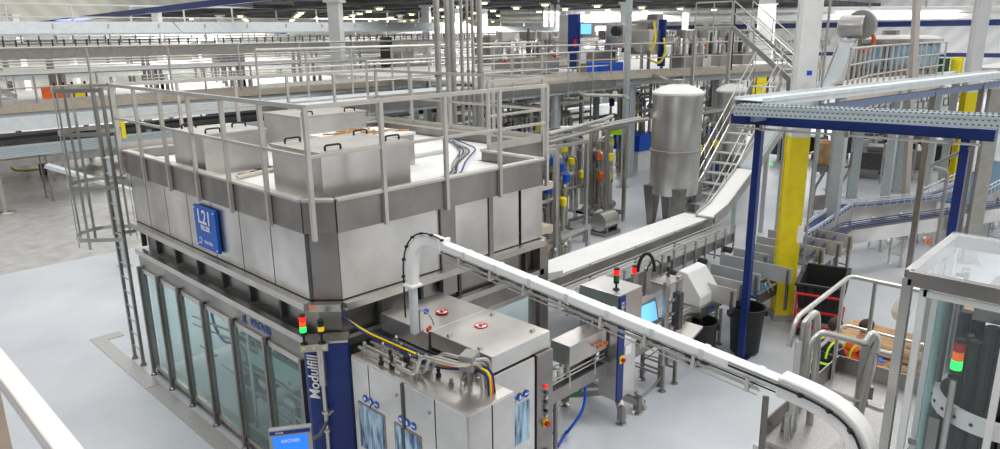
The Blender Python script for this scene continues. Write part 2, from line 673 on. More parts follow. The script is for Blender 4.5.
# dome light / added hall fill lights
W = bpy.data.worlds.new('world')
S.world = W
W.use_nodes = True
nt = W.node_tree
bg = nt.nodes['Background']
tc = nt.nodes.new('ShaderNodeTexCoord')
sx = nt.nodes.new('ShaderNodeSeparateXYZ')
nt.links.new(tc.outputs['Generated'], sx.inputs[0])
cr = nt.nodes.new('ShaderNodeValToRGB')
mr = nt.nodes.new('ShaderNodeMapRange')
mr.inputs['From Min'].default_value = -1; mr.inputs['From Max'].default_value = 1
nt.links.new(sx.outputs['Z'], mr.inputs['Value'])
nt.links.new(mr.outputs['Result'], cr.inputs['Fac'])
e = cr.color_ramp.elements
e[0].position = .0; e[0].color = (.5, .5, .5, 1)
e[1].position = 1; e[1].color = (1.0, 1.0, 1.0, 1)
x = e.new(.5); x.color = (.42, .42, .42, 1)
x = e.new(.62); x.color = (.62, .62, .63, 1)
x = e.new(.8); x.color = (1, 1, 1, 1)
wn = nt.nodes.new('ShaderNodeTexNoise'); wn.inputs['Scale'].default_value = 2.6; wn.inputs['Detail'].default_value = 3
nt.links.new(tc.outputs['Generated'], wn.inputs['Vector'])
wr = nt.nodes.new('ShaderNodeMapRange'); wr.inputs['From Min'].default_value = .38; wr.inputs['From Max'].default_value = .62
wr.inputs['To Min'].default_value = .45; wr.inputs['To Max'].default_value = 1.6
nt.links.new(wn.outputs['Fac'], wr.inputs['Value'])
wd = nt.nodes.new('ShaderNodeMapRange'); wd.inputs['From Min'].default_value = -1; wd.inputs['From Max'].default_value = .6
wd.inputs['To Min'].default_value = .3; wd.inputs['To Max'].default_value = 1.3
nt.links.new(sx.outputs['X'], wd.inputs['Value'])
wm_ = nt.nodes.new('ShaderNodeMath'); wm_.operation = 'MULTIPLY'
nt.links.new(wr.outputs['Result'], wm_.inputs[0]); nt.links.new(wd.outputs['Result'], wm_.inputs[1])
wx = nt.nodes.new('ShaderNodeVectorMath'); wx.operation = 'SCALE'
nt.links.new(cr.outputs['Color'], wx.inputs[0]); nt.links.new(wm_.outputs[0], wx.inputs['Scale'])
nt.links.new(wx.outputs[0], bg.inputs['Color'])
bg.inputs['Strength'].default_value = .8


def area(name, loc, aim, sx_, sy_, e_, col=(1, 1, 1)):
    l = bpy.data.lights.new(name, 'AREA')
    l.shape = 'RECTANGLE'; l.size = sx_; l.size_y = sy_; l.energy = e_; l.color = col
    o = bpy.data.objects.new(name, l); C.objects.link(o)
    o.location = loc
    o.rotation_euler = (Vector(aim) - Vector(loc)).to_track_quat('-Z', 'Y').to_euler()
    return o


for i, (x, y) in enumerate(((3, 3), (11, 3), (3, 12), (12, 12), (20, 5), (20, 16), (8, 22))):
    area('hall_fill', (x, y, 11), (x, y, 0), 3.2, 1.0, 130, (1, .985, .96))  # added area lights for form and steel highlights, no fixtures behind them
for x, y in ((36, 36), (52, 36), (36, 54), (56, 56), (70, 20), (70, 40), (46, 20), (20, 44), (20, 62), (40, 70), (72, 66)):
    area('bay_fill', (x, y, 7.5), (x, y, 0), 8, 8, 1350)  # broad fill added because the far roof blocks the dome light

for x, y in ((5.6, 8.6), (6.4, 10.4), (5.6, 12.0)):
    area('machine_inner_lamp', (x, y, 2.3), (x, y, 0), 1.2, 1.2, 55, (.95, 1, .99))

# ================================================================== FILLER ENCLOSURE
YF = 7.05      # face towards -Y
XF = 4.15      # face towards -X
fil = thing('filler_enclosure', 'large stainless steel filler enclosure with glass doors, tallest machine on the left', 'filling machine', (4.15, 7.05, 0))
# plan outlines
plan = [(4.42, 7.05), (8.1, 7.05), (8.1, 8.35), (9.5, 8.35), (9.5, 13.1), (4.15, 13.1), (4.15, 7.32)]
def inset(d):
    return [(4.42 + d * .4, 7.05 + d), (8.1 - d, 7.05 + d), (8.1 - d, 8.35 + d), (9.5 - d, 8.35 + d), (9.5 - d, 13.1 - d), (4.15 + d, 13.1 - d), (4.15 + d, 7.32 + d * .4)]
B().prism(inset(.06), 3.9, 3.98).build('roof', WHITE, fil)
# fascia (parapet) band
b = B()
rings = plan + [plan[0]]
for p, q in zip(rings, rings[1:]):
    b.bar((*p, 3.95), (*q, 3.95), .05, .4)
b.build('fascia', STEELD, fil)
B_ = B()
for p, q in zip(rings, rings[1:]):
    B_.bar((*p, 4.15), (*q, 4.15), .12, .03)
B_.build('fascia_cap', RAILM, fil)
# upper wall panels
ys = [7.36, 8.2, 9.05, 9.9, 10.75, 11.6, 12.4, 13.08]
for a, c in zip(ys, ys[1:]):
    B().bb(4.17, a + .012, 2.9, 4.22, c - .012, 3.78).build('wall_panel', STEELW, fil)
for y in ys:
    B().bb(4.175, y - .03, 2.9, 4.235, y + .03, 3.78).build('panel_joint', DKGREY, fil)
B().ext([(4.18, 7.36, 2.9), (4.44, 7.08, 2.9), (4.44, 7.08, 3.78), (4.18, 7.36, 3.78)], (.04, .04, 0)).build('wall_panel', STEELD, fil)
for a, c in ((4.45, 6.02), (6.3, 6.95), (7.05, 7.6), (7.66, 8.1)):
    B().bb(a, 7.08, 2.9, c, 7.12, 3.78).build('wall_panel', STEELW, fil)
B().bb(6.03, 7.04, 2.5, 6.29, 7.12, 3.78).build('wall_pilaster', STEELD, fil)
B().bb(6.96, 7.06, 2.5, 7.04, 7.12, 3.78).build('wall_pilaster', STEELD, fil)
B().bb(8.1, 7.08, 2.9, 8.14, 8.4, 3.9).build('wall_panel', STEELW, fil)
B().bb(8.1, 8.38, 2.9, 9.5, 8.42, 3.9).build('wall_panel', STEELW, fil)
B().bb(9.46, 8.4, 2.9, 9.5, 13.1, 3.9).build('wall_panel', STEELW, fil)
B().bb(4.2, 13.04, 2.9, 9.5, 13.08, 3.9).build('wall_panel', STEELW, fil)
# ledge
b = B()
for p, q in zip(rings, rings[1:]):
    b.bar((p[0], p[1], 2.84), (q[0], q[1], 2.84), .2, .09)
b.build('ledge', STEELT, fil)
# recessed band beneath the ledge, with ribs
b = B()
b.prism(inset(.12), 2.28, 2.8)
b.build('recessed_band', STEELD, fil)
for y in ys[1:]:
    B().bb(4.2, y - .025, 2.42, 4.28, y + .025, 2.8).build('band_rib', DKGREY, fil)
for x in (5.0, 5.7, 6.4, 7.1, 7.8):
    B().bb(x - .025, 7.1, 2.42, x + .025, 7.2, 2.8).build('band_rib', DKGREY, fil)
b = B()
for p, q in (((4.12, 7.3), (4.12, 13.1)), ((4.45, 7.05), (8.1, 7.05))):
    b.bar((*p, 2.36), (*q, 2.36), .1, .09)
b.build('lower_ledge', STEELT, fil)
b = B()
b.bb(4.1, 7.3, 2.08, 4.16, 13.05, 2.32)
b.bb(4.45, 7.06, 2.08, 8.1, 7.12, 2.32)
b.build('door_header', STEELD, fil)
# glass doors, left side
dy = [7.5, 8.45, 9.42, 10.4, 11.3, 12.15, 12.98]
for a, c in zip(dy, dy[1:]):
    b = B()
    b.bb(4.07, a + .01, .14, 4.12, a + .055, 2.08); b.bb(4.07, c - .055, .14, 4.12, c - .01, 2.08)
    b.bb(4.07, a + .01, .14, 4.12, c - .01, .22); b.bb(4.07, a + .01, 2.0, 4.12, c - .01, 2.08)
    d = b.build('door', STEELT, fil)
    B().bb(4.09, a + .055, .22, 4.1, c - .055, 2.0).build('pane', GLASS, d)
    b = B()
    for z in (.45, 1.1, 1.8):
        b.lathe([(.03, -.035), (.03, .035)], (4.05, a + .01, z), 8)
    b.build('hinge', STEELT, d)
b = B()
for y in dy:
    b.bb(4.02, y - .028, 0, 4.075, y + .028, 2.1)
    b.lathe([(.06, 0), (.05, .03), (.02, .05)], (4.04, y, 0), 8)
b.build('door_posts', STEELD, fil)
b = B()
b.bb(4.12, 7.5, 0, 4.3, 13.0, .14); b.bb(4.12, 12.95, 0, 4.16, 13.05, 2.4)
b.build('base_plinth', STEELD, fil)
# right side lower glass doors
for a, c in ((4.6, 5.7), (5.7, 6.8), (6.8, 8.0)):
    b = B()
    b.bb(a + .01, 7.06, .14, a + .1, 7.11, 2.08); b.bb(c - .1, 7.06, .14, c - .01, 7.11, 2.08)
    b.bb(a + .01, 7.06, .14, c - .01, 7.11, .22); b.bb(a + .01, 7.06, 2.0, c - .01, 7.11, 2.08)
    d = b.build('door', STEELT, fil)
    B().bb(a + .1, 7.08, .22, c - .1, 7.09, 2.0).build('pane', GLASS, d)
B().bb(8.0, 7.0, 0, 8.2, 7.25, 2.8).build('corner_post', STEELD, fil)
B().bb(9.4, 8.3, 0, 9.6, 8.5, 2.8).build('corner_post', STEELD, fil)
B().bb(9.4, 12.95, 0, 9.55, 13.1, 2.8).build('corner_post', STEELD, fil)
B().bb(4.2, 12.98, 0.1, 9.4, 13.02, 2.4).build('back_wall', GLASS, fil)
# beige cable duct stubs at the right edge
b = B()
for z in (3.5, 2.75):
    b.bb(8.15, 7.5, z, 8.9, 8.3, z + .12)
b.build('cable_duct', BEIGE, fil)
# writing on the door header
ka, kb = onx(251, 321, 4.09), onx(269, 332, 4.09)
kw = ka.y - kb.y
text('KRONES', kw / 3.4, (4.09, (ka.y + kb.y) / 2, 2.2), *RX, INKB, fil, bold=.003)
ke = ka.y + .2
b = B().add([(4.085, ke + .08, 2.12), (4.085, ke + .03, 2.12), (4.085, ke - .02, 2.25), (4.085, ke + .03, 2.25)], [(0, 1, 2, 3)])
b.add([(4.085, ke - .02, 2.12), (4.085, ke - .07, 2.12), (4.085, ke + .0, 2.18), (4.085, ke + .03, 2.18)], [(0, 1, 2, 3)])
b.build('emblem', INKB, fil)

# blue corner panel with Modulfill
PA, PB = at(302, 345, 2.42), at(348, 342, 2.42)
pd = (PB - PA).normalized(); pn = pd.cross(Vector((0, 0, 1)))
cab = thing('control_tower', 'tall navy blue column reading Modulfill at the filler corner', 'machine column', (PA.x, PA.y, 0))
def pz(u, off, z): q_ = lerp(PA, PB, u) + pn * off; return (q_.x, q_.y, z)
B().prism([pz(0, -.06, 0)[:2], pz(.08, 0, 0)[:2], pz(1, 0, 0)[:2], pz(1, -.25, 0)[:2], pz(0, -.25, 0)[:2]], .05, 2.42).build('body', PANELB, cab, bevel=.01)
B().prism([pz(.34, .0, 0)[:2], pz(.35, .008, 0)[:2], pz(.38, .008, 0)[:2], pz(.39, .0, 0)[:2]], .05, 2.42).build('edge_strip', STEELD, cab)
B().prism([pz(0, -.06, 0)[:2], pz(.08, 0.01, 0)[:2], pz(1, .01, 0)[:2], pz(1, -.25, 0)[:2], pz(0, -.25, 0)[:2]], 2.42, 2.45).build('cap', STEELT, cab)
B().prism([pz(.05, -.03, 0)[:2], pz(1, -.03, 0)[:2], pz(1, -.22, 0)[:2], pz(.05, -.22, 0)[:2]], 0, .05).build('foot_plinth', STEELD, cab)
text('Modulfill', .17, Vector(pz(.2, .006, 1.98)), (0, 0, 1), -pd, INK, cab, shear=.25, bold=.003)

# support pole with signal towers and HMI
pp = Vector(pz(.42, .1, 0)); ppx, ppy = pp.x, pp.y
pole = thing('support_pole', 'round steel pole carrying the touch screen before the blue column', 'pole', (ppx, ppy, 0))
B().tube([(ppx, ppy, 0), (ppx, ppy, 1.98)], .028, 12).build('lower_tube', STEELT, pole, smooth=True)
B().tube([(ppx, ppy, 1.95), (ppx, ppy, 2.4)], .048, 14).build('upper_tube', STEELT, pole, smooth=True)
for z in (1.3, 1.55, 1.93):
    B().lathe([(.05, z), (.05, z + .03)], (ppx, ppy, 0), 12).build('clamp_ring', STEELT, pole)
ha = at(311, 440, 1.75)
B().tube(roundpath([(ppx, ppy, 1.42), lerp((ppx, ppy, 1.3), ha, .5), ha], .08), .025, 8).build('arm', STEELT, pole, smooth=True)
B().tube([(ppx, ppy, 1.5), Vector((ppx, ppy, 1.58)) + pd * .09], .018, 8).build('handle', STEELT, pole)
B().lathe([(.16, 0), (.16, .015), (.06, .02)], (ppx, ppy, 0), 14).build('foot', STEELT, pole)
bc = Vector(pz(.3, .08, 2.44))
B().ext([bc - pd * .16 - Vector((0, 0, .05)), bc + pd * .16 - Vector((0, 0, .05)), bc + pd * .16 + Vector((0, 0, .04)), bc - pd * .16 + Vector((0, 0, .04))], pn * .08).build('bracket_plate', STEELT, pole, bevel=.006)
for u in (-.12, .0, .12):
    B().box(bc + pd * u + pn * .083, (.025, .025, .02), math.atan2(pd.y, pd.x)).build('bracket_cap', YEL, pole)
h = thing('touch_screen', 'touch panel with lit blue screen on a pole, left of blue column', 'control screen', (3.2, 6.3, 1.5))
A, Bq = at(268, 431, 2.0), at(311, 426, 2.0)
d = (Bq - A).normalized(); nrm = d.cross(Vector((0, 0, 1)))
dn = Vector((0, 0, -.34)) + nrm * .05
b = B().ext([A, Bq, Bq + dn, A + dn], nrm * -.07)
b.build('housing', GREY, h, bevel=.01)
def onp(u, v, off):
    return A + (Bq - A) * u + dn * v + nrm * off
B().ext([onp(.03, .05, .001), onp(.97, .05, .001), onp(.97, .16, .001), onp(.03, .16, .001)], nrm * .003).build('top_strip', PANELB, h)
B().ext([onp(.1, .22, .001), onp(.9, .22, .001), onp(.9, .92, .001), onp(.1, .92, .001)], nrm * .005).build('screen', SCREEN, h)
text('KRONES', .05, onp(.5, .38, .009), d, -dn, INK, h)
text('KRONES', .022, onp(.25, .105, .006), d, -dn, INK, h)

# two signal towers over the blue column
q1 = bc - pd * .115 + pn * .04; q2_ = bc + pd * .09 + pn * .04
st = stack_light('signal tower with red top and lit green lens above the blue column', (q1.x, q1.y, 2.48), .038,
                 [('l', LIT_G), ('l', ORL), ('l', LIT_R)], .11, .065)
st2 = stack_light('short signal tower with one yellow lens above the blue column', (q2_.x, q2_.y, 2.48), .038,
                  [('l', LIT_Y), ('l', BLACK)], .11, .06)

# L21 sign
sg = thing('machine_sign', 'blue rectangular sign reading L21 FILLER on the upper wall', 'sign', (4.12, 10.0, 3.0))
q = [onx(195, 203, 4.12), onx(217, 213, 4.12), onx(219, 255, 4.12), onx(198, 243, 4.12)]
ytop = (q[0].y + q[3].y) / 2; ybot = (q[1].y + q[2].y) / 2
z1 = (q[0].z + q[1].z) / 2; z0 = (q[2].z + q[3].z) / 2
B().bb(4.1, ybot, z0, 4.15, ytop, z1).build('board', SIGNB, sg, bevel=.004)
ym = (ytop + ybot) / 2; hh = z1 - z0; ww = ytop - ybot
text('L21', ww * .42, (4.094, ym, z1 - hh * .25), *RX, INK, sg, bold=.004)
text('FILLER', ww * .15, (4.094, ym, z1 - hh * .5), *RX, INK, sg, bold=.003)
text('KRONES', ww * .10, (4.094, ym - ww * .08, z1 - hh * .83), *RX, INK, sg)
B().tube(arc((4.094, ym + ww * .3, z1 - hh * .83), .045, 0.6, 5.8, (0, 1, 0), (0, 0, 1), 12), .006, 5).build('ring_mark', INK, sg)
b = B()
for y in (ytop - .04, ybot + .04):
    for z in (z1 - .04, z0 + .04):
        b.lathe([(.012, -.01), (.012, 0)], (4.1, y, z), 8, 'x')
b.build('screws', INK, sg)

# roof railing
railing('square-post steel guard railing around the filler enclosure roof',
        [(4.09, 13.15, 4.15), (4.09, 7.0, 4.15), (8.15, 7.0, 4.15)], 1.1, .98, .018, (.5,), RAILM, 'roof_railing', toe=0, square=True, drop=.42)
railing('square-post steel railing along the far edge of the filler roof',
        [(4.12, 13.2, 4.15), (9.55, 13.2, 4.15), (9.55, 8.3, 4.15), (8.2, 8.3, 4.15)], 1.1, 1.1, .018, (.5,), RAILM, 'roof_railing', toe=.1, square=True, drop=.3)

# filter housings on the roof
def housing(name, label, x0, y0, x1, y1, z1, nh, lou=False, grp=None):
    t = thing(name, label, 'filter box', ((x0 + x1) / 2, (y0 + y1) / 2, 3.98), grp)
    B().bb(x0, y0, 3.98, x1, y1, z1).build('body', STEELW, t, bevel=.006)
    B().bb(x0 - .02, y0 - .02, z1, x1 + .02, y1 + .02, z1 + .035).build('lid', WARMG if not lou else WHITE, t)
    B().bb(x0 - .05, y0 - .05, 3.98, x1 + .05, y1 + .05, 4.02).build('base_flange', WHITE, t)
    for hx, hy in nh:
        B().tube(roundpath([(hx, hy, z1 + .03), (hx, hy, z1 + .1), (hx + .22, hy, z1 + .1), (hx + .22, hy, z1 + .03)], .04), .014, 6).build('handle', BLACK, t)
    return t
housing('filter_box', 'filter box with black handles at the near roof corner', 4.5, 7.42, 5.85, 8.6, 4.62, ((4.62, 7.5), (4.62, 8.45), (5.6, 7.6), (5.65, 8.4)))
P1 = at(202, 136, 4.62)
housing('filter_box', 'wide filter box with cable bundle beyond the near roof corner', P1.x, P1.y, P1.x + 1.0, P1.y + 1.1, 4.6, ((P1.x + .1, P1.y + .1), (P1.x + .1, P1.y + .95), (P1.x + .7, P1.y + .5)))
housing('filter_box', 'filter box with black handles near the far roof edge', 6.5, 11.3, 7.9, 12.6, 4.6, ((6.6, 11.4), (7.5, 11.4)))
t = housing('filter_box', 'low white box topped with loose brown packing on the roof', 5.75, 8.75, 7.0, 9.75, 4.5, (), True)
b = B()
for i in range(26):
    x, y = random.uniform(5.85, 6.9), random.uniform(8.85, 9.65)
    b.box((x, y, 4.56), (.22, .03, .02), random.uniform(0, PI), random.uniform(-.3, .3))
b.build('packing_strips', WOOD, t)
t = thing('roof_hatch', 'flat white hatch lying on the enclosure roof', 'hatch', (7.4, 9.9, 3.98))
B().bb(7.0, 9.4, 3.98, 8.2, 10.3, 4.05).build('lid', WHITE, t)
B().bb(6.95, 9.35, 3.98, 8.25, 10.35, 4.0).build('rim', GALV, t)
# cable bundles on the roof
for k, (lab, pts) in enumerate((
        ('bundle of grey and blue cables beside the wide filter box', [(4.9, 10.4, 4.0), (5.5, 10.1, 4.02), (6.2, 10.5, 4.0), (7.2, 10.2, 4.0), (7.6, 9.6, 4.0)]),
        ('dark cables trailing along the right part of the roof', [(6.2, 7.5, 4.0), (6.8, 7.6, 4.02), (7.6, 8.3, 4.0), (8.6, 9.2, 4.0), (9.2, 10.4, 4.0)]))):
    t = thing('cable_bundle', lab, 'cables', pts[0])
    for j in range(6):
        off = Vector((random.uniform(-.1, .1), random.uniform(-.1, .1), 0))
        B().tube(roundpath([Vector(p) + off + Vector((random.uniform(-.1, .1), random.uniform(-.1, .1), .02 * (j % 2))) for p in pts], .3), .013, 5).build('cable', (DKGREY, BLUE, GREY)[j % 3], t)
t = tag(B().tube(roundpath([(4.6, 9.9, 4.02), (7.8, 10.9, 4.02), (8.6, 12.4, 4.02), (9.3, 12.8, 4.02)], .3), .03, 8).build('roof_pipe', BEIGE), 'beige pipe running across the enclosure roof', 'pipe')

# ladder with safety cage
lad = thing('caged_ladder', 'tall steel ladder with round safety cage at the filler end', 'ladder', (4.1, 13.9, 0))
LX, LY = 4.05, 13.75
for s_ in (-.22, .22):
    B().bb(LX - .02 + 0, LY + s_ - .03, .05, LX + .03, LY + s_ + .03, 5.2).build('stringer', STEELD, lad)
    B().lathe([(.06, 0), (.05, .05)], (LX, LY + s_, 0), 8).build('foot', STEELD, lad)
for i in range(14):
    B().tube([(LX, LY - .22, .3 + i * .28), (LX, LY + .22, .3 + i * .28)], .016, 6).build('rung', STEELT, lad)
cage_c = at(107, 233, 2.5); cage_c.z = 0; CR = .5
print('CAGE', cage_c)
ca0 = math.atan2(LY - cage_c.y, LX - cage_c.x)
for z in (5.15, 4.4, 3.45, 2.5):
    b = B()
    pts = [Vector((LX, LY + .25, z))] + arc(cage_c + Vector((0, 0, z)), CR, ca0 + .3 * PI, ca0 + 1.7 * PI, (1, 0, 0), (0, 1, 0), 14) + [Vector((LX, LY - .25, z))]
    for p, q2 in zip(pts, pts[1:]):
        b.bar(p, q2, .012, .07)
    b.build('cage_hoop', STEELT, lad)
for k in range(7):
    a = ca0 + PI * (.35 + 1.3 * k / 6)
    p = cage_c + Vector((math.cos(a), math.sin(a), 0)) * (CR - .015)
    B().box((p.x, p.y, 3.77), (.05, .012, 2.9), a + PI / 2).build('cage_bar', STEELT, lad)

gq = at(125, 266, 0)
t = thing('support_post', 'galvanised post standing behind the caged ladder', 'post', gq); t['kind'] = 'thing'
B().bb(gq.x - .09, gq.y - .09, 0, gq.x + .09, gq.y + .09, 3.0).build('shaft', GALV, t)
B().bb(gq.x - .16, gq.y - .16, 0, gq.x + .16, gq.y + .16, .02).build('base_plate', GALV, t)

# floor drain
t = thing('floor_drain', 'slotted steel drain channel in the floor beside glass doors', 'drain', (3.8, 12, 0))
for a, c in ((12.5, 15.3), (8, 12.45)):
    B().bb(3.72, a, .001, 3.98, c, .012).build('grate', GRATE, t)
B().bb(3.72, 15.3, .001, 4.3, 15.6, .012).build('grate', GRATE, t)

# inside the filler: rotary carousel seen through the glass
car = thing('filling_carousel', 'round stainless filling carousel behind the glass doors', 'carousel', (6.6, 9.9, 0))
B().lathe([(1.5, .75), (1.55, .8), (1.55, .95), (1.4, 1.0)], (6.6, 9.9, 0), 40).build('turntable', STEELT, car, smooth=True)
B().lathe([(1.5, 1.6), (1.6, 1.65), (1.6, 1.85), (1.2, 1.95)], (6.6, 9.9, 0), 40).build('ring_bowl', STEELT, car, smooth=True)
B().lathe([(.5, 0), (.5, 2.2), (.3, 2.3)], (6.6, 9.9, 0), 20).build('centre_column', STEELD, car, smooth=True)
v0 = B().lathe([(.03, 0), (.045, .08), (.045, .3), (.03, .4), (.02, .62)], (6.6 - 1.5, 9.9, 1.0), 8).build('filling_valve', STEELT, car)
for k in range(1, 36):
    c = v0.copy(); C.objects.link(c); c.parent = car; c.rotation_euler.z = 2 * PI * k / 36
t = thing('bottle_infeed_star', 'stainless infeed table with guides inside the filler', 'machine table', (5.0, 8.2, 0))
B().bb(4.5, 7.6, .85, 5.6, 8.6, .95).build('table_top', STEELT, t)
b = B()
for x, y in ((4.6, 7.7), (5.5, 7.7), (4.6, 8.5), (5.5, 8.5)):
    b.bb(x - .04, y - .04, 0, x + .04, y + .04, .85)
b.build('leg_frame', STEELD, t)
B().lathe([(.4, 1.0), (.4, 1.05)], (5.0, 8.1, 0), 24).build('star_wheel', PALEG, t)
for z in (1.15, 1.3):
    B().tube([(4.5, 12.0, z), (4.75, 10, z), (4.5, 8.0, z)], .02, 6).build('guide_rail', STEELT, t)
b = B().bb(4.35, 7.6, 1.35, 4.42, 9.3, 1.6)
b.build('inner_panel', PALEG, fil)
tag(B().tube(arc((4.6, 11.0, 1.5), .42, .5 * PI, 1.7 * PI, (0, -1, 0), (0, 0, 1), 14), .025, 8).build('hose', BLUEB, smooth=True), 'light blue curved hose inside the third glass door', 'hose')
t = thing('inner_cabinet', 'grey control cabinet with round valve inside the filler', 'cabinet', (4.9, 9.9, 0))
B().bb(4.6, 10.2, .3, 5.0, 10.7, 1.3).build('body', GREY, t)
B().lathe([(.18, 0), (.18, .06)], (4.58, 10.45, 1.0), 16, 'x').build('round_valve', STEELT, t)
b = B()
for k in range(5):
    b.tube([(4.5, 8 + k * .8, .4 + .1 * k), (4.5, 8.6 + k * .8, .4 + .1 * k)], .025, 6)
b.build('pipes', STEELT, t)

t = thing('inner_transport', 'stainless transfer machinery with guides behind the nearer glass doors', 'machine', (4.7, 8.6, 0))
for k in range(4):
    y = 7.8 + k * .75
    B().bb(4.45, y, 0, 4.53, y + .08, .95).build('leg', STEELD, t)
    B().bb(4.4, y - .1, .9, 5.3, y + .2, 1.0).build('cross_plate', STEELT, t)
    B().lathe([(.16, 1.0), (.16, 1.12), (.06, 1.14), (.06, 1.4)], (4.75, y + .05, 0), 16).build('gear_head', GREY, t)
for z, x in ((1.05, 4.4), (1.2, 4.42), (1.35, 4.5), (.7, 4.4)):
    B().tube([(x, 7.6, z), (x + .1, 9.0, z), (x, 10.3, z)], .022, 6).build('guide_rail', STEELT, t)
B().bb(4.36, 8.5, 1.25, 4.4, 9.6, 1.45).build('green_guard', PALEG, t)
B().tube(roundpath([(4.4, 9.7, .1), (4.4, 9.7, 1.9), (4.8, 10.2, 1.9), (4.8, 10.2, .2)], .2), .03, 8).build('supply_pipe', STEELT, t, smooth=True)

# ================================================================== CAPPER CABINETS IN FRONT
ZL = 2.4
low = thing('low_machine_cabinet', 'stainless machine cabinet with two mottled blue windows right of the blue column', 'machine cabinet', (4.3, 5.6, 0))
a0 = at(350, 353, ZL); a1 = at(468, 415, ZL); a2 = at(515, 391, ZL)
x0, x1, y0, y1 = 4.22, 4.86, 4.62, 6.6
B().bb(x0 + .02, y0 + .02, 0.12, x1 - .02, y1, ZL - .02).build('inner_body', STEELD, low)
B().bb(x0 - .01, y0 - .01, ZL - .03, x1, y1, ZL).build('top', STEELW, low)
B().bb(x0 + .05, y0 + .05, 0, x1, y1, .12).build('plinth', BLACK, low)
def signs(t, c, right, out, n=3, s=.045, seed=0):
    c = Vector(c); right = Vector(right); out = Vector(out)
    for k in range(n):
        p = c + right * (k - (n - 1) / 2) * s * 2.4 + out * .004
        u = Vector((0, 0, 1))
        pts = arc(p, s, 0, 2 * PI, right, u, 20)[:-1]
        e = B().ext(pts, out * .003).build('safety_sticker', SIGNB, t)
        q = p + out * .006
        w = B()
        if k % 3 == 0:
            w.ext([q + right * s * .5 * math.cos(a) + u * s * .5 * math.sin(a) for a in [i * PI / 4 for i in range(8)]], out * .001)
        elif k % 3 == 1:
            w.ext([q + right * s * a + u * s * b_ for a, b_ in ((-.3, -.6), (.35, -.6), (.35, .2), (0, .6), (-.3, .3))], out * .001)
        else:
            w.ext([q + right * s * a + u * s * b_ for a, b_ in ((-.7, -.15), (.7, -.15), (.7, .3), (.1, .15), (-.1, .3), (-.7, .3))], out * .001)
        w.build('pictogram', INK, e)
def face_x(t, ya, yb, z0_, z1_, win=None, nm='door'):
    d = B().bb(x0 - .02, ya, z0_, x0 + .01, yb, z1_).build(nm, STEELW, t, bevel=.004)
    if win:
        wy0, wy1, wz0, wz1 = win
        B().bb(x0 - .03, wy0, wz0, x0 - .021, wy1, wz1).build('window_frame', STEELD, d)
        B().bb(x0 - .034, wy0 + .02, wz0 + .02, x0 - .03, wy1 - .02, wz1 - .02).build('window', WINB, d)
    return d
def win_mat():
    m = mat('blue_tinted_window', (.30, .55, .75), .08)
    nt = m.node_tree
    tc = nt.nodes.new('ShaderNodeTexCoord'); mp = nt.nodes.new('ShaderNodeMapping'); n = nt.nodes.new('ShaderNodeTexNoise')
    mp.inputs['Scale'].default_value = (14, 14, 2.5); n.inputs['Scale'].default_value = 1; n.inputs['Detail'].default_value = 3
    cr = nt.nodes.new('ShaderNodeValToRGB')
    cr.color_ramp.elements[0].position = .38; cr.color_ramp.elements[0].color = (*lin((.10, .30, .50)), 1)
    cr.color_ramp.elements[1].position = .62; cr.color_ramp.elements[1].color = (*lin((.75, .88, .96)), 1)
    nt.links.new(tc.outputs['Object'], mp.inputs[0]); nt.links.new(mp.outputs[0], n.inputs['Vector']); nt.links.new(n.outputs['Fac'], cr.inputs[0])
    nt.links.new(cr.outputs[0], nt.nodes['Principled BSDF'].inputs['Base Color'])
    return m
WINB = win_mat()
wa = onx(359, 394, x0); wb = onx(385, 440, x0)
face_x(low, 6.28, 6.6, .15, 2.38)
w1a, w1b = onx(360, 401, x0), onx(386, 413, x0)
w2a, w2b = onx(396, 422, x0), onx(423, 440, x0)
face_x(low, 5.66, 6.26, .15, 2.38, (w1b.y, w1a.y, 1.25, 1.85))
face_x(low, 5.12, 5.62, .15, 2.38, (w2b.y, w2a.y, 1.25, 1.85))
face_x(low, 4.63, 5.1, .15, 2.38)
signs(low, (x0 - .02, (w1a.y + w1b.y) / 2, 1.93), (0, -1, 0), (-1, 0, 0))
signs(low, (x0 - .02, (w2a.y + w2b.y) / 2, 1.93), (0, -1, 0), (-1, 0, 0))
B().bb(x0 - .035, 5.62, .15, x0 - .01, 5.66, 2.38).build('door_edge', DKGREY, low)
B().bb(x0, y0 - .02, .15, x0 + .3, y0 + .01, 2.38).build('front_panel', STEELW, low)
B().bb(x0 + .32, y0 - .02, .15, x1, y0 + .01, 2.38).build('front_panel', STEELW, low)
b = B()
for y, z in ((5.2, 2.2), (5.2, 1.2), (5.75, 2.2), (5.75, 1.2)):
    b.lathe([(.018, -.02), (.018, 0)], (x0 - .02, y, z), 8, 'x')
b.build('door_knobs', STEELT, low)

# hood cabinet
ZH = 2.66
h1, h2, h3, h4 = at(429, 327, ZH), at(487, 349, ZH), at(547, 330, ZH), at(487, 311, ZH)
print('hood', h1, h2, h3, h4, a0, a1, a2)
hx0, hx1, hy0 = 4.88, 5.86, 4.98
hood = thing('hood_cabinet', 'stainless hood cabinet with two no-entry signs on its top', 'machine cabinet', (5.3, 5.6, 0))
B().bb(hx0, hy0, .12, hx1 - .28, 6.7, 2.42).build('body', STEELD, hood)
B().bb(hx0, hy0 + .05, 0, hx1, 6.7, .12).build('plinth', BLACK, hood)
B().bb(hx0 + .02, hy0 - .01, 2.46, hx1, 5.98, ZH).build('hood_box', STEELW, hood, bevel=.008)
B().bb(hx0 - .02, 6.0, 2.42, hx1, 6.9, ZH - .01).build('hood_box', STEELW, hood, bevel=.008)
d = B().bb(hx0 + .02, hy0 - .04, .15, hx1 - .3, hy0, 2.44).build('door', STEELW, hood, bevel=.004)
B().bb(5.14, hy0 - .05, 1.45, 5.46, hy0 - .04, 1.95).build('window', WINB, d)
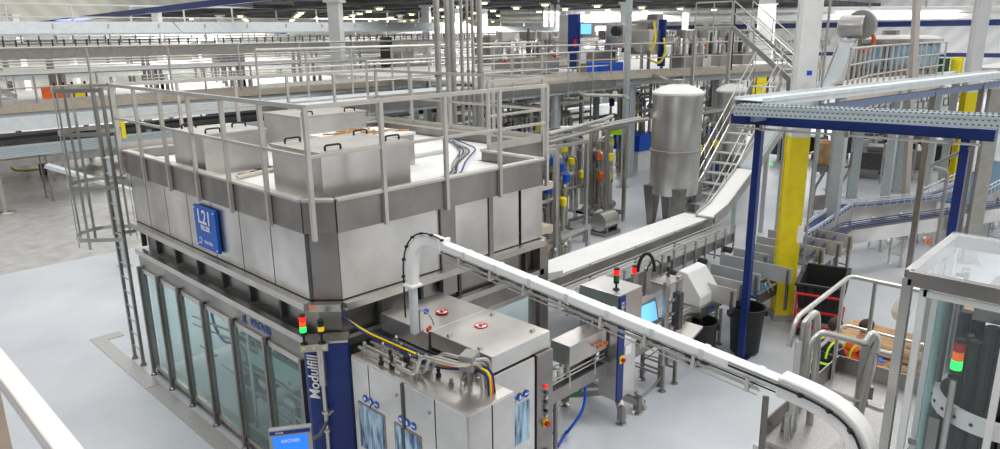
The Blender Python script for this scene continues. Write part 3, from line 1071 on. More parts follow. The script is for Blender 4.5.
signs(hood, (5.3, hy0 - .045, 2.04), (1, 0, 0), (0, -1, 0), 3, .045)
cc = B().bb(hx1 - .28, hy0 - .06, .1, hx1, 5.3, 2.45).build('control_column', STEELD, hood, bevel=.004)
for k, (mm, z) in enumerate(((LIT_R, 2.02), (DKGREY, 1.94), (STEELT, 1.88), (DKGREY, 1.82), (GREY, 1.76), (BLACK, 1.7), (STEELT, 1.64))):
    B().lathe([(.022, -.03), (.022, 0)], (hx1 - .14, hy0 - .06, z), 10, 'y').build('push_button', mm, cc)
B().bb(hx1 - .18, hy0 - .075, 1.5, hx1 - .1, hy0 - .06, 1.58).build('stop_plate', YEL, cc)
B().lathe([(.035, -.05), (.03, 0)], (hx1 - .14, hy0 - .07, 1.54), 12, 'y').build('emergency_stop', RED, cc)
B().lathe([(.04, 0), (.04, .1), (.02, .12)], (hx1 - .1, hy0 - .1, 1.05), 12).build('lever_knob', BLACK, cc)
b = B().lathe([(.04, 0), (.05, .03), (.05, .08), (.03, .1)], (hx1 - .08, hy0 - .1, .9), 12); b.build('red_button', RED, cc)
for (px, py) in ((442, 312), (481, 326)):
    c = at(px, py, ZH)
    s_ = thing('no_entry_sticker', 'round red-ringed no-stepping sticker, ' + ('farther one on hood top' if px < 450 else 'nearer one on hood top'), 'sticker', c)
    ring = [Vector((c.x + .075 * math.cos(a), c.y + .075 * math.sin(a), c.z + .006)) for a in [i * PI / 10 for i in range(20)]]
    B().ext([p - Vector((0, 0, .005)) for p in ring], (0, 0, .004)).build('disc', INK, s_)
    B().tube(ring + [ring[0]], .008, 5, False).build('ring', INKR, s_)
    B().box((c.x, c.y, c.z + .0095), (.13, .015, .002), -.2).build('bar', INKR, s_)
    b = B(); b.box((c.x, c.y, c.z + .007), (.08, .03, .003), .7); b.box((c.x + .02, c.y + .01, c.z + .007), (.03, .07, .003), .7)
    b.build('foot_symbol', INKK, s_)
for x, y in ((4.95, 5.2), (4.95, 5.7), (5.7, 5.1), (5.75, 5.8)):
    B().box((x, y, ZH + .015), (.05, .04, .03)).build('hinge', STEELT, hood)
# oval pipes on top of the low cabinet
PT = ZL + .03
for k, (yy, xx, zz) in enumerate(((0, .10, .06), (0, .19, .05), (0, .28, .07))):
    p = tag(B().tube(roundpath([(x0 + xx, 6.6, ZL + zz), (x0 + xx, 5.55 - k * .02, ZL + zz), (x0 + xx, 5.45 - k * .06, ZL + zz + .26), (x0 + xx + .1, 5.0 - k * .03, ZL + zz + .26), (x0 + xx + .35 - .03 * k, 4.9, ZL + zz + .24), (x0 + xx + .35 - .03 * k, 4.88, ZL)], .09), .022, 8).build('steam_pipe', STEELT, smooth=True),
            'bent stainless pipe along cabinet top, ' + ('outermost of three', 'middle of three', 'innermost of three')[k], 'pipe', 'three bent pipes on the low cabinet')
cols = (BLUE, BLUE, YEL, ORANGE, DKGREY, BLUE, YEL)
for k, cm in enumerate((BLUE, YEL, ORANGE, BLUE)):
    z = ZL + .12 + .03 * (k % 2)
    o = B().tube(roundpath([(4.35 + .04 * k, 6.95, 2.75 - .05 * k), (4.5 + .02 * k, 6.7, z), (4.52 + .03 * k, 5.4, z), (4.62 + .03 * k, 4.95, z + .1), (4.66 + .02 * k, 4.78, z + .08), (4.62 + .03 * k, 4.74, ZL)], .15), .012, 6).build('hose', cm, smooth=True)
    tag(o, ('blue hose nearest the pipes on the low cabinet top', 'yellow hose curving over the low cabinet top', 'orange hose curving over the low cabinet top', 'blue hose next to the hood box')[k], 'hose')
t = thing('junction_box', 'small grey box with yellow warning triangle on cabinet top', 'junction box', (4.6, 5.0, ZL))
B().box((4.62, 5.02, ZL + .3), (.2, .16, .18), .4).build('box', GREY, t, bevel=.01)
B().bb(4.6, 5.0, ZL, 4.64, 5.04, ZL + .22).build('stand', STEELT, t)
q = Vector((4.62, 5.02, ZL + .3)) + Matrix.Rotation(.4, 3, 'Z') @ Vector((-.101, 0, 0))
u = Matrix.Rotation(.4, 3, 'Z') @ Vector((0, 1, 0))
B().ext([q - u * .04 - Vector((0, 0, .03)), q + u * .04 - Vector((0, 0, .03)), q + Vector((0, 0, .04))], u.cross(Vector((0, 0, 1))) * -.003).build('warning_triangle', YEL, t)
t = thing('valve_cluster', 'cluster of small stainless valves standing on the low cabinet', 'valves', (4.6, 5.3, ZL))
for k in range(30):
    x, y = random.uniform(4.28, 4.8), random.uniform(4.9, 6.5)
    hgt = random.uniform(.06, .18)
    B().lathe([(.03, 0), (.03, hgt * .4), (.015, hgt * .5), (.025, hgt), (.01, hgt + .02)], (x, y, ZL), 8).build('valve', (STEELT, DARK, STEELD)[k % 3], t)

# ================================================================== WHITE CURVED CHUTE
def chute():
    bx, by = 4.72, 6.3
    t = thing('cap_chute', 'long white curved chute arching from the cabinet across to the right', 'chute', (bx, by, ZH))
    s0 = at(445, 246, 3.78)
    s1 = at(783, 384, 3.45)
    print('chute', s0, s1)
    d = (s1 - s0).normalized()
    base = at(415, 334, ZH - .01)
    # near arch: vertical up then turning over into d
    up = Vector((0, 0, 1))
    p1 = Vector((base.x, base.y, 3.35))
    apex = s0
    ctrl = [base, Vector((base.x, base.y, 3.0)), p1]
    # cubic bezier
    c1 = p1 + up * .45; c2 = s0 - d * .35 + Vector((0, 0, .05))
    bz = []
    for i in range(1, 13):
        u = i / 12
        bz.append(p1 * (1 - u) ** 3 + c1 * 3 * u * (1 - u) ** 2 + c2 * 3 * u * u * (1 - u) + s0 * u ** 3)
    end = at(862, 462, 3.2)
    c3 = s1 + d * .35; c4 = end + Vector((0, 0, .3))
    bz2 = []
    for i in range(1, 13):
        u = i / 12
        bz2.append(s1 * (1 - u) ** 3 + c3 * 3 * u * (1 - u) ** 2 + c4 * 3 * u * u * (1 - u) + end * u ** 3)
    bz2.append(end - Vector((0, .1, .6)))
    def sweep(pts, w, h):
        b = B()
        side = d.cross(up).normalized()
        vs = []
        n = len(pts)
        for i, p in enumerate(pts):
            tg = (pts[min(n - 1, i + 1)] - pts[max(0, i - 1)]).normalized()
            nn = side.cross(tg).normalized()
            for a, c in ((-1, -1), (1, -1), (1, 1), (-1, 1)):
                vs.append(p + side * a * w / 2 + nn * c * h / 2)
        fs = [(0, 3, 2, 1), tuple(4 * (n - 1) + k for k in range(4))]
        for i in range(n - 1):
            for k in range(4):
                fs.append((4 * i + k, 4 * i + (k + 1) % 4, 4 * i + 4 + (k + 1) % 4, 4 * i + 4 + k))
        b.add(vs, fs)
        return b
    sweep([p1 - up * .12, p1] + bz, .115, .13).build('rear_bend', WHITEP, t, bevel=.02, smooth=True)
    sweep([s0, s1], .12, .085).build('straight_duct', WHITEP, t, bevel=.012)
    sweep([s1] + bz2, .15, .17).build('front_bend', WHITEP, t, bevel=.015, smooth=True)
    sweep([base, Vector((base.x, base.y, 3.25))], .085, .085).build('riser', GALVW, t, bevel=.02)
    L = (s1 - s0).length
    side = d.cross(up).normalized()
    nrm = side.cross(d)
    k = .35
    while k < L - .1:
        c = s0 + d * k
        sweep([c - d * .02, c + d * .02], .126, .091).build('clamp_band', GALVW, t)
        k += .46
    for c, dd in ((s0 - d * .02, d), (p1 - up * .1, up), (s1, d)):
        sd = side; nn = sd.cross(dd).normalized()
        pts = [c + sd * a * .085 + nn * e_ * .085 - dd * .02 for a, e_ in ((-1, -1), (1, -1), (1, 1), (-1, 1))]
        B().ext(pts, dd * .045).build('flange', WHITEP, t, bevel=.02)
    # support rails and wires slung under the duct
    for j, (a, e_, r) in enumerate(((-.05, -.085, .01), (.06, -.085, .009), (-.07, -.11, .007), (.02, -.12, .007), (.07, -.135, .006))):
        B().tube([s0 + d * .1 + side * a + nrm * e_, s1 - d * .15 + side * a + nrm * e_], r, 6).build('support_rail', STEELT, t)
    k = .3
    while k < L:
        b = B()
        c = s0 + d * k
        b.bar(c + side * .075 - nrm * .03, c + side * .075 - nrm * .14, .012, .03)
        b.bar(c - side * .075 - nrm * .03, c - side * .075 - nrm * .115, .012, .03)
        b.bar(c - side * .075 - nrm * .115, c + side * .075 - nrm * .135, .02, .02)
        k += .46
        b.build('hanger_bracket', STEELT, t)
    # cables with ties along both bends
    def outer(pts, off):
        res = []
        n = len(pts)
        for i, p in enumerate(pts):
            tg = (pts[min(n - 1, i + 1)] - pts[max(0, i - 1)]).normalized()
            nn = side.cross(tg).normalized()
            res.append(p + nn * off[1] + side * off[0])
        return res
    q = outer([base + up * .2, p1] + bz, (.06, .085))
    B().tube(q, .01, 6).build('cable', INKK, t)
    cl = outer([s0, lerp(s0, s1, .5), s1], (.07, -.05))
    B().tube(cl, .006, 6).build('cable', INKK, t)
    for e_ in (.05, .02):
        q2 = outer([s1 - d * .4, s1] + bz2, (.085 + e_ * .2, .0 + e_))
        B().tube(q2, .009, 6).build('cable', INKK if e_ < .04 else GREY, t)
    for p in q[1::2] + q2[3::3]:
        B().box(p, (.04, .04, .02), .7).build('cable_tie', INKK, t)
    return t
chute()
t = thing('sensor_bracket', 'sensor bracket with blue knob and red tag beside the chute riser', 'sensor', (4.9, 6.1, ZH))
c = at(420, 330, ZH)
B().box(c + Vector((0, 0, .12)), (.1, .06, .24), .5).build('bracket', STEELT, t)
B().lathe([(.03, 0), (.03, .05)], c + Vector((.04, -.08, .22)), 10).build('blue_knob', BLUEB, t)
B().box(c + Vector((.02, -.14, .05)), (.1, .03, .04), .5).build('red_tag', RED, t)
B().tube(arc(c + Vector((0, -.05, .1)), .16, 0, PI, (.3, -.9, 0), (0, 0, 1), 8), .01, 5).build('wire_loop', GREY, t)

# ================================================================== COLUMNS, BLUE FRAME, TRAYS
def column(label, x, y, w, ztop, zy=None, rz=.0, plinth=True, zb=0., m=None, name='steel_column'):
    t = thing(name, label, 'column', (x, y, zb)); t['kind'] = 'thing'
    m = m or WHITE
    def sect(z0_, z1_, mm, nm, k=1.):
        b = B()
        f = .035
        W_ = w * k
        b.box((x, y, (z0_ + z1_) / 2), (W_, W_ * .86, z1_ - z0_), rz)
        b.box((x + math.cos(rz) * (W_ / 2 + .01), y + math.sin(rz) * (W_ / 2 + .01), (z0_ + z1_) / 2), (f, W_, z1_ - z0_), rz)
        b.box((x - math.cos(rz) * (W_ / 2 + .01), y - math.sin(rz) * (W_ / 2 + .01), (z0_ + z1_) / 2), (f, W_, z1_ - z0_), rz)
        return b.build(nm, mm, t)
    z0_ = zb
    if plinth:
        B().box((x, y, zb + .07), (w * 1.25, w * 1.2, .14), rz).build('plinth', CONC, t)
        z0_ += .14
    if zy:
        sect(z0_, zy, YEL, 'yellow_sleeve', 1.02); z0_ = zy
    sect(z0_, ztop, m, 'shaft')
    return t
colA = column('thick column, tall bright yellow lower half and white top', 14.42, 5.72, .36, 11, 3.93, math.radians(38))
B().box((14.12, 5.36, 2.0), (.02, .12, .35), math.radians(38)).build('notice', INK, colA)
b = B().tube([(14.35, 5.33, .2), (14.35, 5.33, 8.5)], .025, 6); b.build('conduit', GREY, colA)
bl = B().box((14.12, 5.5, 5.2), (.03, .09, .09), math.radians(38)); bl.build('blue_tag', BLUEB, colA)
pB = at(955, 183, 0)
column('far white column with yellow foot behind the right blue post', pB.x, pB.y, .4, 11, 3.6, math.radians(38))
pC = at(623, 168, 0)
column('yellow and white column behind the blue-valved pipework', pC.x, pC.y, .42, 3.9, 3.5, .5)
pC = at(757, 130, 0)
column('distant column with yellow foot behind the stairs', pC.x, pC.y, .9, 9, 6.0 - 1.9, .5)

GALC = dict(m=GALV, name='galvanised_post')
def gpost(label, px, py, w, ztop, rz=.6, m=GALV, zb=0., name='support_post'):
    p = at(px, py, zb)
    t = thing(name, label, 'post', p); t['kind'] = 'thing'
    b = B(); b.box((p.x, p.y, (zb + ztop) / 2), (w, w, ztop - zb), rz); b.build('shaft', m, t)
    B().box((p.x, p.y, zb + .01), (w * 1.8, w * 1.8, .02), rz).build('base_plate', m, t)
    return t
gpost('thick grey steel post at the end of the slotted cable tray', 968, 262, .3, 4.52, .45, WARMG)
pq = at(903, 238, 0); pt2 = deep(917, 0, (pq - Vector((0, 0, H))).dot(FW) * 1.0)
t = thing('support_post', 'tall beige-grey post rising out of the right-hand bottle conveyors', 'post', (pq.x, pq.y, 0)); t['kind'] = 'thing'
B().bar(pq, pt2 + (pt2 - pq) * .2, .22, .14, up=(1, -1, 0)).build('shaft', mat('beige_grey_paint', (.72, .69, .66), .5, .3), t)
B().box((pq.x, pq.y, .01), (.4, .4, .02), .6).build('base_plate', GALV, t)
gpost('tall round-looking grey post at the edge of the right platform', 903, 240, .02, .03) if False else None
gpost('galvanised post under the right platform, nearest the yellow column', 851, 198, .3, 4.2)
gpost('galvanised post under the right platform beside the diagonal brace', 830, 190, .26, 4.2)
gpost('galvanised post under the right platform left of the beige-grey post', 896, 192, .28, 4.2)
gpost('galvanised post under the right platform right of the beige-grey post', 922, 180, .26, 4.2)

fr = thing('blue_steel_frame', 'navy blue steel portal frame carrying the cable trays on the right', 'steel frame', (12.0, 5.41, 0))
bp = at(741, 358, 0)
B().bb(bp.x - .06, bp.y - .06, 0, bp.x + .06, bp.y + .06, 4.42).build('post', BLUE, fr)
B().bb(bp.x - .13, bp.y - .13, 0, bp.x + .13, bp.y + .13, .02).build('base_plate', BLUE, fr)
e1 = at(966, 143, 4.36)
dirY = (Vector((e1.x, e1.y, 0)) - Vector((bp.x, bp.y, 0))).normalized()
B().bb(e1.x - .06, e1.y - .06, 0, e1.x + .06, e1.y + .06, 4.42).build('post', BLUE, fr)
B().bb(e1.x - .13, e1.y - .13, 0, e1.x + .13, e1.y + .13, .02).build('base_plate', BLUE, fr)
A0 = Vector((bp.x, bp.y, 4.5)) - dirY * .35
A1 = Vector((e1.x, e1.y, 4.5)) + dirY * .2
B().bar(A0, A1, .14, .16).build('beam', BLUE, fr)
for p in (A0, A1):
    B().box(p, (.15, .3, .17), 0).build('end_plate', BLUE, fr)
side = Vector((dirY.y, -dirY.x, 0))
B().tube([A0 + Vector((-.12, 0, -.14)), A1 + Vector((-.12, 0, -.14))], .02, 8).build('service_pipe', STEELT, fr)
b = B()
for k in (.12, .5, .9):
    c = lerp(A0, A1, k) + Vector((-.12, 0, -.12))
    B().box(c, (.06, .06, .1)).build('pipe_clamp', STEELT, fr)
dp = [(930, 165), (948, 170)]
e0 = Vector((e1.x - .1, e1.y - .1, 4.32))
p1 = at(930, 166, 3.75); p2 = at(948, 171, 3.65)
tag(B().tube(roundpath([e0, p1, p2, Vector((p2.x, p2.y, .05))], .12), .032, 8).build('bent_pipe', GREY, smooth=True), 'bent grey conduit dropping from the blue beam to the floor', 'pipe')
# cable trays
def tray(label, p, q, w, h, zoff=0, perf=True):
    p, q = Vector(p), Vector(q)
    d = (q - p).normalized(); n = Vector((-d.y, d.x, 0))
    t = thing('cable_tray', label, 'cable tray', p)
    B().bar(p, q, w, .02).build('bottom', GALVW, t)
    for s_ in (-1, 1):
        # local axes so that the slot pattern runs along the flange
        me = B().bb(0, -.01, -h / 2, (q - p).length, .01, h / 2)
        o = me.build('side_flange', PERF if perf else GALVW, None)
        o.parent = t
        ang = math.atan2(d.y, d.x)
        for v in o.data.vertices: v.co += Vector(((q - p).length / 2, 0, 0))
        o.rotation_euler = (0, -math.asin(max(-1, min(1, d.z))), ang)
        o.location = (p + n * s_ * w / 2 + Vector((0, 0, h * .0))) - ORG[t.name]
    b = B()
    L = (q - p).length
    k = .4
    while k < L:
        c = p + d * k
        b.bar(c - n * w / 2 + Vector((0, 0, .02)), c + n * w / 2 + Vector((0, 0, .02)), .06, .03)
        k += .6
    b.build('rungs', GALVW, t)
    return t
T0 = at(737, 114, 4.68)
T1 = at(1000, 127, 4.68); T1 = T0 + (T1 - T0) * 1.25
tr1 = tray('slotted galvanised cable tray on the blue beam, nearer of the two', T0, T1, .34, .17)
B().bar(T0 + Vector((0, 0, .11)), T1 + Vector((0, 0, .11)), .36, .012).build('cover', GALVW, tr1)
U0_ = at(748, 106, 4.78); U1_ = at(1000, 76, 4.78); U1_ = U0_ + (U1_ - U0_) * 1.05
tr2 = tray('wide pale covered cable tray receding right, farther of the two', U0_, U1_, .55, .14, perf=False)
B().bar(U0_ + Vector((0, 0, .09)), U1_ + Vector((0, 0, .09)), .6, .014).build('cover', GALVW, tr2)
dd = (U1_ - U0_).normalized()
k = 2.0
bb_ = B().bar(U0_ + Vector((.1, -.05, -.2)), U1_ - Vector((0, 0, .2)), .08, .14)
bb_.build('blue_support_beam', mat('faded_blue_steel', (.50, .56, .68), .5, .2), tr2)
sp_ = lerp(U0_, U1_, .55)
for k in (.62, .86):
    p = lerp(U0_, U1_, k)
    B().bb(p.x - .06, p.y - .06, 0, p.x + .06, p.y + .06, 4.6).build('post', STEELD, tr2)

# ================================================================== FRONT BOTTLE LINE
conveyor('bottle conveyor leaving the hood cabinet towards the inspection machine', [(5.95, 6.15, 1.02), (8.4, 6.15, 1.02)], .36, .2, 1.4)
conveyor('bottle conveyor between the inspection machine and the yellow column', [(9.0, 6.15, 1.02), (11.0, 6.15, 1.02)], .36, .2, 1.2)
wb = None
for k in range(9):
    x = 6.45 + k * .15
    if wb is None:
        wb = thing('white_bottle', 'small white bottle on the conveyor leaving the hood cabinet', 'bottle', (x, 6.15, 1.0), 'white bottles on the outfeed conveyor')
        B().lathe([(.045, 0), (.045, .16), (.018, .2), (.018, .24)], (x, 6.15, 1.0), 12).build('body', WHITEP, wb, smooth=True)
        B().lathe([(.022, .22), (.022, .25)], (x, 6.15, 1.0), 10).build('cap', GREY, wb)
    else:
        copy_tree(wb, None, (x, 6.15, 1.0))
# inspection machine
ix, iy = 8.45, 5.8
zt = zat(617, 296, ix, iy)
im = thing('inspection_machine', 'stainless inspection machine with navy stripe on splayed feet', 'inspection machine', (8.7, 6.1, 0))
B().bb(ix, iy, .38, 8.95, 6.15, 1.25).build('lower_body', STEELW, im, bevel=.006)
B().bb(ix, iy, 1.25, 9.08, 6.55, zt).build('upper_body', STEELW, im, bevel=.006)
B().bb(ix - .01, iy - .02, .38, ix + .15, iy + .005, zt - .02).build('blue_stripe', PANELB, im)
B().bb(ix + .17, iy - .012, 1.35, ix + .38, iy, 1.5).build('notice', INK, im)
B().bb(ix + .2, iy - .012, 1.1, ix + .36, iy, 1.25).build('notice', INK, im)
B().bb(ix + .03, iy - .035, 1.02, ix + .13, iy - .02, 1.14).build('switch_plate', YEL, im)
B().lathe([(.035, -.05), (.03, 0)], (ix + .08, iy - .035, 1.08), 12, 'y').build('rotary_switch', RED, im)
text('KRONES', .1, (ix + .07, iy - .024, zt - .3), (0, 0, -1), (1, 0, 0), INK, im)
for fx, fy in ((8.5, 5.72), (8.95, 5.72), (8.35, 6.75), (8.95, 6.75)):
    b = B().bar((8.7, 6.1 if fy > 6 else 5.95, .36), (fx, fy, .2), .1, .1)
    b.bb(fx - .05, fy - .05, .07, fx + .05, fy + .05, .3)
    b.build('leg', STEELD, im)
    B().lathe([(.09, 0), (.09, .015), (.02, .03), (.02, .09)], (fx, fy, 0), 14).build('levelling_foot', STEELT, im)
for y in (6.25, 6.4):
    B().tube([(8.38, y, .6), (8.38, y, 1.7)], .022, 8).build('guide_rod', STEELT, im)
B().bb(8.3, 6.2, 1.0, 8.45, 6.5, 1.08).build('cross_head', STEELD, im)
B().bb(7.5, 5.98, 1.25, 8.4, 6.35, 1.58).build('side_housing', STEELW, im, bevel=.008)
for k in range(3):
    B().lathe([(.025, -.06), (.025, 0)], (8.1 + .1 * k, 5.95, 1.4), 8, 'y').build('orange_sensor', ORANGE, im)
ps = at(615, 288, zt)
stack_light('red and green signal tower on top of the inspection machine', (8.65, 6.0, zt), .045, [('l', DIM_G), ('l', LIT_R)], .1, .09)
stack_light('red and green signal tower behind the inspection machine', (at(634, 286, 1.75).x, at(634, 286, 1.75).y, 1.75), .045, [('l', DIM_G), ('l', LIT_R)], .1, .1)
# operator panel + gantry
t = thing('operator_panel', 'tilted operator panel with lit pale blue screen by inspection machine', 'control screen', (9.5, 5.9, 1.3))
A_, B2 = at(637, 305, 1.65), at(656, 297, 1.65)
d_ = (B2 - A_).normalized(); n_ = d_.cross(Vector((0, 0, 1)))
dn_ = Vector((0, 0, -.42)) + n_ * .1
B().ext([A_, B2, B2 + dn_, A_ + dn_], n_ * -.18).build('housing', GREY, t, bevel=.015)
f_ = lambda u, v: A_ + (B2 - A_) * u + dn_ * v + n_ * .004
B().ext([f_(.1, .12), f_(.9, .12), f_(.9, .85), f_(.1, .85)], n_ * .005).build('screen', SCREENL, t)
B().bar(A_ + dn_ * .9 + (B2 - A_) * .5 - n_ * .15, (9.5, 6.3, .9), .06).build('arm', STEELD, t)
g = thing('reject_gantry', 'stainless gantry frame with black hose loop over the bottle line', 'machine frame', (10.1, 6.1, 0))
for x in (9.85, 10.25):
    B().bb(x - .06, 5.8, .5, x + .06, 5.86, 2.0).build('side_plate', STEELT, g)
    B().bb(x - .06, 6.44, .5, x + .06, 6.5, 2.0).build('side_plate', STEELT, g)
B().bb(9.78, 5.78, 1.93, 10.32, 6.1, 1.96).build('top_plate', STEELT, g)
B().bb(9.9, 5.76, .5, 10.2, 5.8, .75).build('lower_plate', STEELD, g)
for z in (1.15, 1.4, 1.65):
    B().tube([(9.95, 5.78, z), (10.22, 5.78, z)], .025, 8).build('guide_rod', STEELT, g)
B().bb(10.08, 5.7, 1.1, 10.2, 5.84, 1.75).build('slide_block', DKGREY, g)
for x in (9.85, 10.25):
    leg_frame((x, 6.15), (1, 0), .66, .5, STEELD).build('leg_frame', STEELD, g)
hb = at(657, 272, 2.05)
B().tube(arc((9.95, 6.3, 2.05), .2, 0, PI, (.5, -.5, 0), (0, 0, 1.6), 10), .03, 8).build('hose_loop', BLACK, g, smooth=True)
B().tube(arc((10.2, 6.3, 2.02), .2, 0, PI, (.8, -.2, 0), (0, 0, .8), 10), .012, 6).build('cable', BLACK, g)
t = stack_light('white slim signal lamp on the reject gantry', (10.25, 6.05, 1.97), .03, [('l', GREY), ('l', DKGREY)], .1, .08)
t = thing('servo_motor', 'grey motor with yellow emergency switch behind operator panel', 'motor', (9.6, 6.7, 1.4))
B().lathe([(.09, -.2), (.09, .15), (.05, .2)], (9.6, 6.75, 1.75), 14, 'x').build('body', GREY, t, smooth=True)
B().bb(9.5, 6.6, 1.0, 9.7, 6.9, 1.66).build('bracket', STEELD, t)
B().bb(9.3, 6.5, 1.7, 9.4, 6.6, 1.82).build('switch_box', YEL, t)
B().lathe([(.03, -.05), (.03, 0)], (9.35, 6.5, 1.76), 10, 'y').build('switch_knob', RED, t)
# white angular hood on a trough
t = thing('reject_hood', 'white angular plastic hood on a steel trough beside black bins', 'machine hood', (11.4, 6.2, 0))
hp = [at(677, 296, 1.35), at(699, 306, 1.35), at(714, 299, 1.35)]
x0_, y0_ = 11.35, 6.0
prof = [(0, 1.05), (0, 1.25), (.3, 1.65), (.48, 1.68), (.62, 1.43), (.62, 1.05)]
b = B().ext([(x0_, y0_ + a, z) for a, z in prof], (.72, 0, 0)); b.build('hood', WHITEP, t, bevel=.02)
b = B().bb(x0_ - .02, y0_ - .02, .83, x0_ + .74, y0_ + .67, 1.05); b.build('trough', STEELW, t, bevel=.01)
text('KRONES', .09, (x0_ + .35, y0_ - .024, .94), *RY, INKB, t)
for x in (x0_ + .1, x0_ + .7):
    leg_frame((x, 6.27), (1, 0), .5, .83, STEELD).build('leg_frame', STEELD, t)
B().ext([(10.2, 5.6, .78), (10.75, 5.6, .95), (10.75, 5.95, .95), (10.2, 5.9, .78)], (0, 0, .04)).build('chute_plate', STEELT, t)

def bin_(label, px, py, r, h):
    p = at(px, py, 0)
    t = thing('round_bin', label, 'waste bin', p)
    b = B()
    n = 28
    b.lathe([(r * .8, .06), (r * .97, h - .03), (r * 1.05, h - .03), (r * 1.05, h), (r * .95, h), (r * .78, .1), (.001, .1)], p, n)
    b.build('body', BLACK, t, smooth=True)
    for s_ in (-1, 1):
        B().box((p.x + s_ * r * .74, p.y - s_ * r * .74, h - .14), (.05, .14, .1), -PI / 4).build('handle', BLACK, t)
    for k in range(5):
        a = k * 2 * PI / 5
        B().lathe([(.035, -.015), (.035, .015)], (p.x + math.cos(a) * r * .55, p.y + math.sin(a) * r * .55, .035), 10, 'x').build('caster', DARK, t)
    return t
bq_ = pr_ = None
bin_('round black waste bin beneath the white reject hood', 698, 362, .31, .85)
bin_('round black waste bin just behind the near blue post', 744, 352, .33, .95)

# blue, green and white hoses on the floor
tag(B().tube(roundpath([(7.9, 6.0, .95), (7.8, 5.9, .5), (7.45, 6.0, .15), at(567, 430, .03), at(558, 446, .03)], .3), .022, 8).build('hose', BLUEB, smooth=True), 'bright blue hose running down to floor left of inspection machine', 'hose')
tag(B().tube(roundpath([(7.9, 6.3, 1.0), (7.75, 6.35, .7), (7.95, 6.2, .5), (8.3, 6.2, .75)], .25), .022, 8).build('hose', GREENP, smooth=True), 'green hose looping beside the inspection machine', 'hose')
tag(B().tube(roundpath([(9.9, 5.9, .9), at(665, 365, .35), at(658, 382, .1), at(640, 398, .03), at(645, 402, .03)], .3), .022, 8).build('hose', GREY, smooth=True), 'pale grey hose looping to the floor under the bottle line', 'hose')
tag(B().tube([at(636, 392, .3), at(645, 408, .03)], .04, 10).build('steel_rod', STEELT, smooth=True), 'short loose steel tube leaning on the floor by inspection machine', 'tube')

# ================================================================== ACCUMULATION TABLE WITH PLATES
at_ = thing('divider_table', 'blue belt table crossed by tall stainless divider plates', 'conveyor table', (15, 7, 0))
B().bb(12.1, 6.0, .86, 18.0, 6.95, .92).build('belt', BELTB, at_)
B().bb(12.95, 5.65, .86, 13.8, 6.0, .92).build('belt', BELTB, at_)
B().bb(12.95, 5.6, .74, 13.8, 5.65, .97).build('side_plate', STEELD, at_)
B().bb(13.85, 5.95, .74, 18.0, 6.0, .97).build('side_plate', STEELD, at_)
B().bb(12.1, 6.95, .74, 18.0, 7.0, .97).build('side_plate', STEELD, at_)
for x in (12.3, 14.9, 16.3, 17.8):
    leg_frame((x, 6.5), (1, 0), .9, .74, STEELD).build('leg_frame', STEELD, at_)
pl = [((689, 277), (735, 291)), ((697, 270), (744, 284)), ((716, 261), (756, 277)), ((719, 254), (794, 268)), ((735, 248), (806, 262)), ((747, 241), (812, 255)), ((758, 235), (824, 249)), ((769, 229), (842, 243)), ((784, 223), (853, 236))]
dv = None
zp = 1.4
for k, (l, r_) in enumerate(pl):
    a = at(*l, zp); c = at(*r_, zp)
    xm = (a.x + c.x) / 2
    ya, yc = min(a.y, 8.3), c.y
    yc = max(yc, 6.02) if 13.8 < xm < 15.3 else yc; m_ = B().bb(xm - .012, yc, zp - .34, xm + .012, max(ya, yc + .8), zp)
    p_ = m_.build('divider_plate', PLATEM, at_)
    B().bb(xm - .03, yc + .05, .92 if xm < 13 else .5, xm + .03, yc + .1, zp - .05).build('post', STEELD, p_)
t = thing('blue_wire_bracket', 'small steel loop bracket on the blue belt behind the blue post', 'bracket', (13.4, 5.6, .92))
B().tube(roundpath([(13.2, 5.7, .92), (13.2, 5.75, 1.14), (13.6, 5.75, 1.14), (13.6, 5.65, .92)], .05), .015, 6).build('loop', STEELT, t)
B().tube(roundpath([(13.3, 5.55, .92), (13.3, 5.65, 1.1), (13.5, 5.65, 1.1), (13.5, 5.55, .92)], .05), .012, 6).build('loop', STEELT, t)

# ================================================================== TWIN BOTTLE CONVEYORS TO THE RIGHT
def pathz(pp, z): return [at(px, py, z) for px, py in pp]
up_ = pathz([(795, 238), (815, 226), (845, 206), (880, 203), (930, 198), (960, 187)], 1.35)
conveyor('upper of two blue-railed bottle conveyors curving right behind yellow column', up_, .4, .36, 1.6, .12, STEELW, BLUE, GALVW, brackets=.25)
lo_ = pathz([(797, 262), (812, 252), (845, 229), (900, 221), (950, 214), (1000, 206)], 1.2)
lo_.append(lo_[-1] + (lo_[-1] - lo_[-2]) * .8)
conveyor('lower of two blue-railed bottle conveyors curving right behind yellow column', lo_, .34, .36, 1.7, .12, STEELW, DKGREY, BLUE, brackets=0)
wp = pathz([(946, 201), (975, 186), (1000, 172)], 1.25)
wp.append(wp[-1] + (wp[-1] - wp[-2]) * .8)
conveyor('wide blue belt conveyor with white guide rails at the right edge', wp, 1.3, .25, 2, .28, STEELD, BELTB, WHITE, brackets=.4)
# boxes with knobs on conveyor flanks
for i, (px, py) in enumerate(((866, 216), (893, 212), (946, 205), (880, 238), (915, 236), (985, 222))):
    p = at(px, py, 1.0 if i > 2 else 1.1)
    o = B().lathe([(.09, -.06), (.09, 0), (.05, .03)], p - Vector((.25, .25, 0)), 14, 'y').build('drive_cover', STEELT, smooth=True)
    tag(o, 'round steel drive cover on ' + ('the lower' if i > 2 else 'the upper') + ' right conveyor, ' + ('nearest yellow column', 'middle one', 'farthest from yellow column')[i % 3], 'drive cover', 'drive covers on the right conveyors')
p = at(915, 236, 1.0)
tag(B().box(at(916, 236, .95) - Vector((.3, .3, 0)), (.14, .12, .14), .8).build('orange_sensor', ORANGE), 'orange sensor box on the lower right conveyor', 'sensor')
